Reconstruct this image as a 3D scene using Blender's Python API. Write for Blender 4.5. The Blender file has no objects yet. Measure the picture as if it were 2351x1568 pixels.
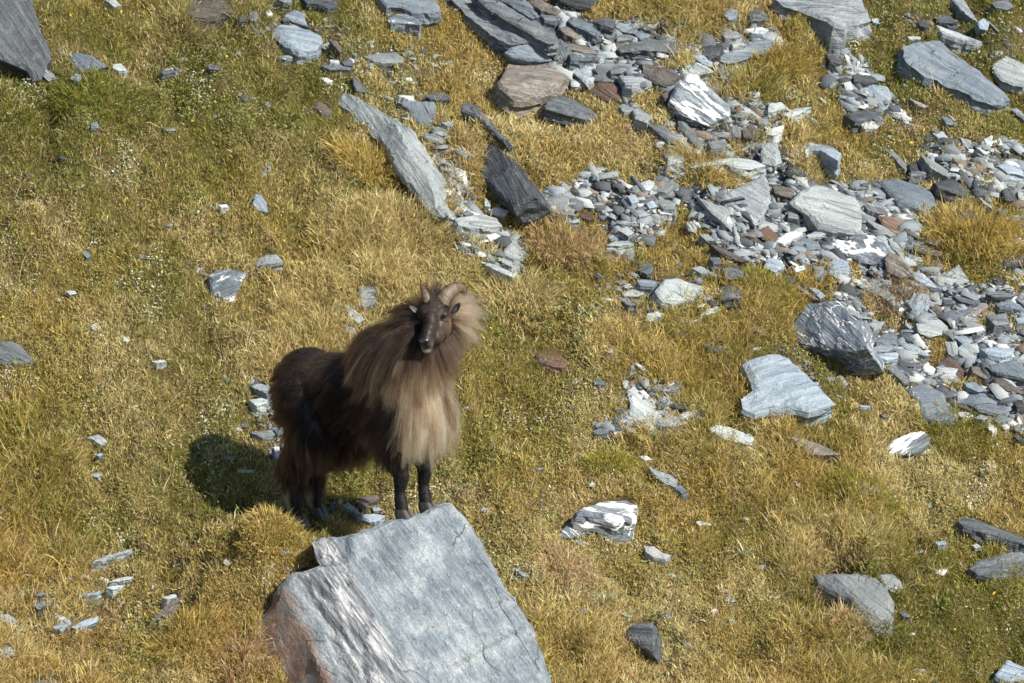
import bpy, math
import numpy as np
from mathutils import Vector, Matrix, kdtree
from mathutils.geometry import delaunay_2d_cdt
from mathutils.bvhtree import BVHTree

R = math.radians
scene = bpy.context.scene
COL = scene.collection
rng = np.random.default_rng(11)

# ------------------------------------------------------------------ camera, sky, sun, exposure
PITCH = R(12.0)                      # the photographer looks down a little, across the slope
DIST = 32.0                          # metres to the middle of the hillside in view
PXM = 400.0                          # picture units per metre at that distance (picture 2351 x 1568)
cam = bpy.data.objects.new('camera', bpy.data.cameras.new('camera'))
COL.objects.link(cam)
FWD = np.array([0.0, math.cos(PITCH), -math.sin(PITCH)])
UPV = np.array([0.0, math.sin(PITCH), math.cos(PITCH)])
RGT = np.array([1.0, 0.0, 0.0])
CAM = -DIST * FWD
cam.location = CAM
cam.rotation_euler = (R(90) - PITCH, 0, 0)
cam.data.sensor_width = 36.0
cam.data.lens = 36.0 * DIST / (2351 / PXM)
cam.data.clip_start = 1.0
cam.data.clip_end = 1500.0
cam.data.dof.use_dof = True
cam.data.dof.focus_distance = 31.0
cam.data.dof.aperture_fstop = 5.6
scene.camera = cam

SUN_DIR = np.array([0.62, -0.48, 0.66]); SUN_DIR /= np.linalg.norm(SUN_DIR)
SUN_EL = math.asin(SUN_DIR[2])
w = bpy.data.worlds.new('World'); scene.world = w; w.use_nodes = True
nt = w.node_tree
bg = nt.nodes['Background']
sky = nt.nodes.new('ShaderNodeTexSky'); sky.sky_type = 'NISHITA'; sky.sun_disc = False
sky.sun_elevation = SUN_EL
sky.sun_rotation = math.atan2(SUN_DIR[0], SUN_DIR[1])
sky.altitude = 1500
nt.links.new(sky.outputs[0], bg.inputs[0]); bg.inputs[1].default_value = 0.085
sl = bpy.data.lights.new('sun', 'SUN'); sl.energy = 5.0; sl.angle = R(0.5); sl.color = (1.0, 0.94, 0.85)
sun = bpy.data.objects.new('sun', sl); COL.objects.link(sun)
sun.rotation_euler = Vector(SUN_DIR).to_track_quat('Z', 'Y').to_euler()
vs = scene.view_settings
vs.view_transform = 'Standard'; vs.look = 'None'; vs.gamma = 1.0; vs.use_curve_mapping = False
vs.exposure = 0.95
scene.cycles.max_bounces = 8
scene.cycles.transparent_max_bounces = 4
scene.cycles.use_denoising = True
scene.cycles.denoising_prefilter = 'ACCURATE'
scene.cycles_curves.shape = 'RIBBONS'

# ------------------------------------------------------------------ small helpers
def nrm(v):
    v = np.asarray(v, float); return v / np.linalg.norm(v, axis=-1, keepdims=True)

def _hash(ix, iy, seed):
    h = (ix.astype(np.int64) * 374761393 + iy.astype(np.int64) * 668265263 + seed * 1442695041) & 0xFFFFFFFF
    h = ((h ^ (h >> 13)) * 1274126177) & 0xFFFFFFFF
    return ((h ^ (h >> 16)) & 0xFFFF) / 65535.0

def vnoise(x, y, seed=0):
    x = np.asarray(x, float); y = np.asarray(y, float)
    ix = np.floor(x); iy = np.floor(y); fx = x - ix; fy = y - iy
    fx = fx * fx * (3 - 2 * fx); fy = fy * fy * (3 - 2 * fy)
    a = _hash(ix, iy, seed); b = _hash(ix + 1, iy, seed); c = _hash(ix, iy + 1, seed); d = _hash(ix + 1, iy + 1, seed)
    return (a * (1 - fx) + b * fx) * (1 - fy) + (c * (1 - fx) + d * fx) * fy

def fbm(x, y, seed=0, oct=4):
    s = 0; a = 0.5; t = 0
    for k in range(oct):
        s = s + a * vnoise(np.asarray(x) * 2 ** k, np.asarray(y) * 2 ** k, seed + 17 * k); t += a; a *= 0.5
    return s / t

def sstep(a, b, x):
    t = np.clip((np.asarray(x, float) - a) / (b - a), 0, 1); return t * t * (3 - 2 * t)

# the hillside: rises away from the camera and to the left, gentler below the ledge with the boulder
def gz(x, y):
    x = np.asarray(x, float); y = np.asarray(y, float)
    q = np.clip(-1.25 - y, 0, None)
    z = -0.15 * x + 0.75 * y + 0.20 * q * (1 - np.exp(-q / 0.5)) * np.exp(-q / 6)
    near = np.exp(-((np.abs(x) / 14) ** 4 + (np.abs(y) / 14) ** 4))
    z = z + 0.62 * np.exp(-(((x + 1.28) / 0.46) ** 2 + ((y + 1.96) / 0.42) ** 2))
    z = z + near * (0.16 * (fbm(x * 0.9 + 3.1, y * 0.9, 1, 3) - 0.5) + 0.24 * (fbm(x * 4.0, y * 4.0, 2, 3) - 0.5)
                    + 0.065 * (vnoise(x * 12, y * 12, 3) - 0.5))
    far = 1 - near
    z = z + far * (6.0 * (fbm(x / 22.0, y / 22.0, 5, 4) - 0.5))
    return z

def ray(u, v):
    d = FWD + RGT * ((u - 1175.5) / PXM / DIST) + UPV * (-(v - 784.0) / PXM / DIST)
    return d / np.linalg.norm(d)

def at_y(u, v, y):
    d = ray(u, v); t = (y - CAM[1]) / d[1]; return CAM + d * t

def on_ground(u, v):
    d = ray(u, v); t = DIST - 3.5
    step = 0.12
    p = CAM + d * t
    while p[2] > gz(p[0], p[1]) and t < 45:
        t += step; p = CAM + d * t
    lo, hi = t - step, t
    for _ in range(14):
        m = (lo + hi) / 2; p = CAM + d * m
        if p[2] > gz(p[0], p[1]): lo = m
        else: hi = m
    return CAM + d * hi

def on_plane(u, v, p0, n):
    d = ray(u, v); return CAM + d * (np.dot(p0 - CAM, n) / np.dot(d, n))

def to_v(P):
    q = np.asarray(P) - CAM
    dep = q @ FWD
    return 1175.5 + (q @ RGT) / dep * PXM * DIST, 784.0 - (q @ UPV) / dep * PXM * DIST

def new_mesh(name, verts, faces, mat=None, parent=None, smooth=False, loops=None):
    me = bpy.data.meshes.new(name)
    me.from_pydata([tuple(v) for v in verts], [], faces)
    if smooth: me.polygons.foreach_set('use_smooth', np.ones(len(me.polygons), bool))
    if mat: me.materials.append(mat)
    o = bpy.data.objects.new(name, me); COL.objects.link(o)
    if parent: o.parent = parent
    return o

def tri_mesh(name, V, F, mat, col=None, parent=None, smooth=False, other=None):
    """many small faces at once: V (n,3), F (m,3)"""
    me = bpy.data.meshes.new(name)
    me.vertices.add(len(V)); me.vertices.foreach_set('co', np.asarray(V, np.float32).ravel())
    me.loops.add(F.size); me.loops.foreach_set('vertex_index', F.astype(np.int32).ravel())
    me.polygons.add(len(F))
    me.polygons.foreach_set('loop_start', np.arange(0, F.size, 3, dtype=np.int32))
    if smooth: me.polygons.foreach_set('use_smooth', np.ones(len(F), bool))
    me.update(calc_edges=True)
    if col is not None:
        a = me.attributes.new('Col', 'FLOAT_COLOR', 'POINT')
        c = np.ones((len(V), 4), np.float32); c[:, :3] = col
        a.data.foreach_set('color', c.ravel())
    for k, v in (other or {}).items():
        a = me.attributes.new(k, 'FLOAT', 'POINT'); a.data.foreach_set('value', np.asarray(v, np.float32))
    me.materials.append(mat)
    o = bpy.data.objects.new(name, me); COL.objects.link(o)
    if parent: o.parent = parent
    return o

def tag(o, label=None, cat=None, group=None, kind='thing'):
    if label: o['label'] = label
    if cat: o['category'] = cat
    if group: o['group'] = group
    if kind: o['kind'] = kind
    return o

def empty(name, loc):
    o = bpy.data.objects.new(name, None); COL.objects.link(o); o.location = loc
    o.empty_display_size = 0.1
    return o

def child(o, parent):
    """parent o to a thing without moving it"""
    b = o.matrix_basis.copy(); o.parent = parent
    o.matrix_parent_inverse = parent.matrix_basis.inverted(); o.matrix_basis = b
    return o

# ------------------------------------------------------------------ materials
class NT:
    def __init__(s, name):
        s.m = bpy.data.materials.new(name); s.m.use_nodes = True
        s.t = s.m.node_tree; s.b = s.t.nodes['Principled BSDF']; s.out = s.t.nodes['Material Output']
    def n(s, typ, **kw):
        x = s.t.nodes.new(typ)
        for k, v in kw.items():
            if k.startswith('i_'):
                x.inputs[int(k[2:])].default_value = v
            else: setattr(x, k, v)
        return x
    def l(s, a, b): s.t.links.new(a, b)
    def mix(s, f, a, b, typ='MIX'):
        x = s.n('ShaderNodeMix', data_type='RGBA', blend_type=typ)
        for sock, val in ((x.inputs[0], f), (x.inputs[6], a), (x.inputs[7], b)):
            if hasattr(val, 'links'): s.l(val, sock)
            elif isinstance(val, (int, float)): sock.default_value = val
            else: sock.default_value = (*val, 1)
        return x.outputs[2]
    def ramp(s, f, stops):
        x = s.n('ShaderNodeValToRGB'); s.l(f, x.inputs[0]); e = x.color_ramp.elements
        while len(e) < len(stops): e.new(0.5)
        for k, (p, c) in enumerate(stops):
            e[k].position = p; e[k].color = (c, c, c, 1) if isinstance(c, (int, float)) else (*c, 1)
        return x.outputs[0]
    def noise(s, vec, scale, detail=4, rough=0.6, dist=0.0):
        x = s.n('ShaderNodeTexNoise'); x.inputs['Scale'].default_value = scale
        x.inputs['Detail'].default_value = detail; x.inputs['Roughness'].default_value = rough
        x.inputs['Distortion'].default_value = dist
        s.l(vec, x.inputs['Vector']); return x.outputs[0]
    def math(s, op, a, b=0.0):
        x = s.n('ShaderNodeMath', operation=op)
        for k, v in ((0, a), (1, b)):
            if hasattr(v, 'links'): s.l(v, x.inputs[k])
            else: x.inputs[k].default_value = v
        return x.outputs[0]

def rock_mat(name, lo, mid, hi, bump=(1.0, 0.35, 0.5, 0.0), vein=0.0, veinw=0.06, rust=0.0, lichen=0.25, streak=1.0, vscale=5.0, attr=False):
    """foliated schist: streaks along the stone's own x axis, mottling, quartz veins, lichen, rust"""
    lo, mid, hi = (tuple(q_ * x for x, q_ in zip(c_, (0.71, 0.74, 0.755))) for c_ in (lo, mid, hi))
    k = NT(name)
    tc = k.n('ShaderNodeTexCoord'); oi = k.n('ShaderNodeObjectInfo')
    off = k.n('ShaderNodeVectorMath', operation='SCALE'); off.inputs[0].default_value = (17.3, 9.1, 23.7)
    k.l(oi.outputs['Random'], off.inputs['Scale'])
    add = k.n('ShaderNodeVectorMath', operation='ADD'); k.l(tc.outputs['Object'], add.inputs[0]); k.l(off.outputs[0], add.inputs[1])
    P = add.outputs[0]
    def mp(sc):
        m = k.n('ShaderNodeMapping'); m.inputs['Scale'].default_value = sc; k.l(P, m.inputs['Vector']); return m.outputs[0]
    st = k.noise(mp((2.2, 26, 30)), 1.0, 6, 0.65, 0.6)
    st2 = k.noise(mp((6, 90, 90)), 1.0, 3, 0.6, 0.3)
    big = k.noise(P, 5.0, 5, 0.6)
    fine = k.noise(P, 70.0, 4, 0.7)
    c = k.ramp(k.math('ADD', k.math('MULTIPLY', st, 0.75 * streak), k.math('MULTIPLY', big, 1 - 0.75 * streak)),
               [(0.37, lo), (0.5, mid), (0.61, hi)])
    c = k.mix(k.math('MULTIPLY', k.ramp(st2, [(0.42, 0.0), (0.6, 1.0)]), 0.35), c, hi)
    c = k.mix(k.math('MULTIPLY', k.ramp(fine, [(0.45, 1.0), (0.62, 0.0)]), 0.35), c, lo)
    if lichen:
        li = k.ramp(k.noise(P, 17.0, 5, 0.65), [(0.56, 0.0), (0.66, 1.0)])
        c = k.mix(k.math('MULTIPLY', li, lichen), c, (0.36, 0.36, 0.33))
        dk = k.ramp(k.noise(mp((1.3, 1.3, 1.3)), 24.0, 4, 0.7), [(0.60, 0.0), (0.68, 1.0)])
        c = k.mix(k.math('MULTIPLY', dk, 0.55), c, (0.03, 0.031, 0.03))
    ck = k.math('ABSOLUTE', k.math('SUBTRACT', k.noise(mp((0.7, 2.2, 2.2)), 2.6, 2, 0.5, 0.3), 0.47))
    ckm = k.math('MULTIPLY', k.ramp(ck, [(0.003, 1.0), (0.008, 0.0)]), k.ramp(k.noise(P, 2.3, 2, 0.5), [(0.48, 0.0), (0.56, 1.0)]))
    c = k.mix(k.math('MULTIPLY', ckm, 0.4), c, (0.02, 0.012, 0.012))
    if vein:
        wv = k.noise(mp((0.55, 2.8, 2.8)), vscale, 5, 0.6, 1.2)
        vv = k.math('ABSOLUTE', k.math('SUBTRACT', wv, 0.5))
        vm = k.ramp(vv, [(veinw * 0.45, 1.0), (veinw, 0.0)])
        c = k.mix(k.math('MULTIPLY', vm, vein), c, (0.60, 0.59, 0.57))
    if rust:
        rm = k.ramp(k.noise(P, 9.0, 5, 0.6), [(0.42, 0.0), (0.58, 1.0)])
        c = k.mix(k.math('MULTIPLY', rm, rust), c, (0.11, 0.055, 0.033))
    if attr:
        a = k.n('ShaderNodeAttribute', attribute_name='rust')
        rc = k.ramp(k.noise(P, 11.0, 5, 0.6), [(0.35, (0.16, 0.15, 0.13)), (0.5, (0.20, 0.12, 0.07)), (0.62, (0.15, 0.06, 0.038)), (0.75, (0.26, 0.19, 0.11))])
        c = k.mix(a.outputs['Fac'], c, rc)
        a2 = k.n('ShaderNodeAttribute', attribute_name='band')
        bc = k.ramp(k.noise(mp((3, 40, 40)), 1.0, 6, 0.7, 0.8), [(0.36, (0.05, 0.055, 0.06)), (0.48, (0.14, 0.15, 0.16)), (0.6, (0.44, 0.435, 0.43))])
        c = k.mix(a2.outputs['Fac'], c, bc)
    vr = k.math('ADD', k.math('MULTIPLY', k.math('FRACT', k.math('MULTIPLY', oi.outputs['Random'], 37.7)), 0.95), 0.52) if not attr else k.math('ADD', 1.0, 0.0)
    hv = k.n('ShaderNodeHueSaturation'); k.l(vr, hv.inputs['Value']); k.l(c, hv.inputs['Color']); c = hv.outputs[0]
    k.l(c, k.b.inputs['Base Color'])
    k.b.inputs['Roughness'].default_value = 0.62
    k.b.inputs['Specular IOR Level'].default_value = 0.35
    bm = k.n('ShaderNodeBump'); bm.inputs['Strength'].default_value = 0.9; bm.inputs['Distance'].default_value = 0.02
    hgt = k.math('ADD', k.math('MULTIPLY', st, bump[0]), k.math('ADD', k.math('MULTIPLY', fine, bump[1]), k.math('MULTIPLY', st2, bump[2])))
    hgt = k.math('ADD', hgt, k.math('MULTIPLY', k.noise(P, 14.0, 6, 0.7), bump[3]))
    hgt = k.math('SUBTRACT', hgt, k.math('MULTIPLY', ckm, 0.5))
    k.l(hgt, bm.inputs['Height']); k.l(bm.outputs[0], k.b.inputs['Normal'])
    return k.m

RM = {
    'g': rock_mat('grey_schist', (0.10, 0.115, 0.125), (0.22, 0.24, 0.25), (0.36, 0.375, 0.37)),
    'b': rock_mat('blue_grey_schist', (0.13, 0.16, 0.20), (0.235, 0.28, 0.325), (0.36, 0.40, 0.42), lichen=0.15),
    'd': rock_mat('dark_schist', (0.025, 0.028, 0.034), (0.075, 0.085, 0.095), (0.17, 0.18, 0.185), lichen=0.12),
    'p': rock_mat('pale_schist', (0.20, 0.22, 0.22), (0.36, 0.39, 0.385), (0.52, 0.54, 0.52), lichen=0.35),
    'r': rock_mat('rusty_schist', (0.05, 0.034, 0.028), (0.12, 0.08, 0.06), (0.26, 0.18, 0.13), rust=0.6, lichen=0.1),
    'n': rock_mat('brown_schist', (0.075, 0.068, 0.062), (0.17, 0.15, 0.13), (0.31, 0.27, 0.22), rust=0.2, lichen=0.3),
    'q': rock_mat('quartz_veined_schist', (0.05, 0.06, 0.075), (0.12, 0.145, 0.17), (0.28, 0.31, 0.33), vein=0.85, veinw=0.014, lichen=0.05, vscale=3.0),
    'Q': rock_mat('quartz_banded_schist', (0.05, 0.06, 0.07), (0.12, 0.14, 0.16), (0.28, 0.30, 0.32), vein=0.95, veinw=0.030, lichen=0.05, vscale=1.5),
    'w': rock_mat('white_quartz', (0.42, 0.41, 0.39), (0.60, 0.60, 0.58), (0.75, 0.74, 0.72), lichen=0.2, streak=0.4),
    'l': rock_mat('lichened_schist', (0.20, 0.22, 0.22), (0.33, 0.36, 0.36), (0.47, 0.49, 0.47), lichen=0.7, streak=0.4),
}
M_BOULDER = rock_mat('boulder_schist', (0.10, 0.125, 0.15), (0.235, 0.27, 0.295), (0.47, 0.50, 0.50), lichen=0.45, streak=0.42, attr=True, bump=(0.45, 0.6, 0.15, 1.3))

def attr_mat(name, rough=0.8, transl=0.0, spec=0.2, bump=0.0):
    k = NT(name)
    a = k.n('ShaderNodeAttribute', attribute_name='Col')
    k.l(a.outputs['Color'], k.b.inputs['Base Color'])
    k.b.inputs['Roughness'].default_value = rough; k.b.inputs['Specular IOR Level'].default_value = spec
    if bump:
        tc = k.n('ShaderNodeTexCoord')
        bm = k.n('ShaderNodeBump'); bm.inputs['Strength'].default_value = bump; bm.inputs['Distance'].default_value = 0.01
        k.l(k.noise(tc.outputs['Object'], 60, 5, 0.7), bm.inputs['Height']); k.l(bm.outputs[0], k.b.inputs['Normal'])
    if transl:
        tr = k.n('ShaderNodeBsdfTranslucent'); k.l(a.outputs['Color'], tr.inputs[0])
        mx = k.n('ShaderNodeMixShader'); mx.inputs[0].default_value = transl
        k.l(k.b.outputs[0], mx.inputs[1]); k.l(tr.outputs[0], mx.inputs[2]); k.l(mx.outputs[0], k.out.inputs[0])
    return k.m
M_GRASS = attr_mat('grass_blades', 0.6, 0.35, 0.25)
M_LEAF = attr_mat('low_leaves', 0.7, 0.2, 0.2)
M_GRAVEL = attr_mat('gravel_schist', 0.75, 0, 0.3, 0.6)

def plain(name, c, rough=0.5, spec=0.4):
    k = NT(name)
    tc = k.n('ShaderNodeTexCoord'); nz = k.noise(tc.outputs['Object'], 45, 5, 0.65)
    k.l(k.mix(k.math('MULTIPLY', nz, 0.6), c, tuple(0.55 * x for x in c)), k.b.inputs['Base Color'])
    k.b.inputs['Roughness'].default_value = rough; k.b.inputs['Specular IOR Level'].default_value = spec
    return k.m
# ------------------------------------------------------------------ the hillside
SCREE = [  # picture-unit outlines of loose stone, with how much of the turf they replace
 (1.0, [(1180,60),(1330,20),(1430,60),(1560,60),(1660,90),(1730,60),(1790,70),(1780,130),(1690,170),(1660,200),(1760,230),(1800,280),(1790,330),(1840,400),(1860,420),(1990,420),(2080,470),(2130,560),(2160,620),(2230,650),(2351,660),(2351,1000),(2200,960),(2110,900),(2090,850),(1990,810),(1960,740),(1900,700),(1840,640),(1740,620),(1690,600),(1620,540),(1560,470),(1500,450),(1560,400),(1500,330),(1560,300),(1490,260),(1400,200),(1330,200),(1260,220),(1180,190)]),
 (0.85, [(1270,430),(1370,390),(1480,430),(1540,470),(1520,540),(1430,560),(1390,520),(1340,490),(1250,480)]),
 (0.5, [(980,180),(1010,300),(1060,350),(1100,480),(1230,590),(1190,640),(1060,560),(1030,480),(980,340),(900,240),(930,170)]),
 (0.35, [(720,50),(830,80),(960,100),(1040,140),(1000,200),(900,180),(780,150),(640,120),(560,40)]),
 (0.75, [(1880,100),(1990,160),(2050,240),(2130,300),(2351,330),(2351,500),(2240,450),(2150,400),(2080,360),(1990,300),(1940,220),(1860,150)]),
 (0.45, [(2000,20),(2351,60),(2351,180),(2200,100),(2080,60)]),
 (0.4, [(1380,640),(1560,620),(1660,660),(1650,720),(1500,760),(1380,700)]),
 (0.7, [(1440,870),(1560,860),(1610,930),(1560,980),(1480,1000),(1360,1000),(1350,975),(1450,960)]),
 (0.7, [(560,870),(640,870),(670,1080),(620,1060),(580,960)]),
 (0.3, [(1660,790),(1900,800),(1990,850),(1900,900),(1800,830),(1680,850)]),
 (0.4, [(70,1350),(240,1310),(320,1330),(230,1390),(90,1460)]),
]
TURF = [  # grass islands in the scree: centre, half-axes
 (1625,408,95,44),(1840,170,80,95),(1560,130,75,22),(1880,230,40,70),(1700,338,45,20),(1960,640,26,45),(2040,705,75,62),(2150,800,45,65),
 (2210,860,40,30),(1640,172,40,14),(1745,330,40,16),(1500,240,40,40),(2180,590,60,50),(2260,560,110,60),(1980,300,70,50),(2060,330,60,60),(2200,300,90,45),
 (2100,610,45,25),(2300,740,90,25),(1870,650,60,25),(1780,640,60,40),(1600,90,60,18),(1420,90,20,20),(1870,60,40,20)]
from_poly = lambda L: np.array(L, float)

def inside0(P, X, Y):
    r = np.zeros(X.shape, bool)
    for i in range(len(P)):
        x0, y0 = P[i]; x1, y1 = P[(i + 1) % len(P)]
        if y0 == y1: continue
        r ^= ((y0 > Y) != (y1 > Y)) & (X < (x1 - x0) * (Y - y0) / (y1 - y0) + x0)
    return r

def scree_at(u, v):
    """how stony the hillside is at a spot, 0 turf .. 1 bare scree"""
    u = u + 60 * (vnoise(u / 45, v / 45, 61) - 0.5) + 24 * (vnoise(u / 14, v / 14, 62) - 0.5)
    v = v + 50 * (vnoise(u / 45, v / 45, 63) - 0.5) + 20 * (vnoise(u / 14, v / 14, 64) - 0.5)
    s = np.zeros(np.shape(u))
    for a, P in SCREE: s = np.maximum(s, a * inside0(from_poly(P), u, v))
    for x, y, a, b in TURF: s = np.where(((u - x) / a) ** 2 + ((v - y) / b) ** 2 < 0.7, s * 0.05, s)
    s = np.where((u > 2351) & (v > 500 + (u - 2351) * 0.5) & (v < 1000 + (u - 2351)), 0.8, s)
    return s

nx, ny = 350, 330
tx = np.linspace(-1, 1, nx); ty = np.linspace(-1, 1, ny)
gx_ = 4.6 * tx + 120 * np.sign(tx) * np.abs(tx) ** 9
gy_ = 0.3 + 4.4 * ty + 120 * np.sign(ty) * np.abs(ty) ** 9
gy_ = np.where(gy_ < -24, -24 + (gy_ + 24) * 0.05, gy_)
GX, GY = np.meshgrid(gx_, gy_)
GZ = gz(GX, GY)
V = np.stack([GX.ravel(), GY.ravel(), GZ.ravel()], 1)
ii = (np.arange(ny - 1)[:, None] * nx + np.arange(nx - 1)[None]).ravel()
F = np.concatenate([np.stack([ii, ii + 1, ii + nx + 1], 1), np.stack([ii, ii + nx + 1, ii + nx], 1)])
gu, gv = to_v(V)
sc = scree_at(gu, gv)
k = NT('turf_and_soil')
tc = k.n('ShaderNodeTexCoord'); P_ = tc.outputs['Object']
c1 = k.ramp(k.noise(P_, 2.2, 6, 0.65), [(0.3, (0.045, 0.042, 0.012)), (0.5, (0.10, 0.075, 0.025)), (0.7, (0.17, 0.125, 0.05))])
c2 = k.ramp(k.noise(P_, 55, 5, 0.7), [(0.35, (0.03, 0.024, 0.012)), (0.55, (0.12, 0.09, 0.038)), (0.7, (0.24, 0.18, 0.085))])
turf = k.mix(0.5, c1, c2)
c3 = k.ramp(k.noise(P_, 60, 6, 0.75), [(0.35, (0.02, 0.02, 0.02)), (0.5, (0.065, 0.064, 0.06)), (0.66, (0.16, 0.155, 0.14))])  # scree ground: colour darkened to paint in the shade of crevices between chips
at = k.n('ShaderNodeAttribute', attribute_name='scree')
k.l(k.mix(at.outputs['Fac'], turf, c3), k.b.inputs['Base Color'])
k.b.inputs['Roughness'].default_value = 0.95; k.b.inputs['Specular IOR Level'].default_value = 0.1
bm_ = k.n('ShaderNodeBump'); bm_.inputs['Strength'].default_value = 1.0; bm_.inputs['Distance'].default_value = 0.03
k.l(k.noise(P_, 40, 6, 0.75), bm_.inputs['Height']); k.l(bm_.outputs[0], k.b.inputs['Normal'])
ground = tri_mesh('hillside_ground', V, F, k.m, smooth=True, other={'scree': sc})
tag(ground, 'steep hillside of dry turf and stony soil', 'ground', kind='structure')
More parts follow.
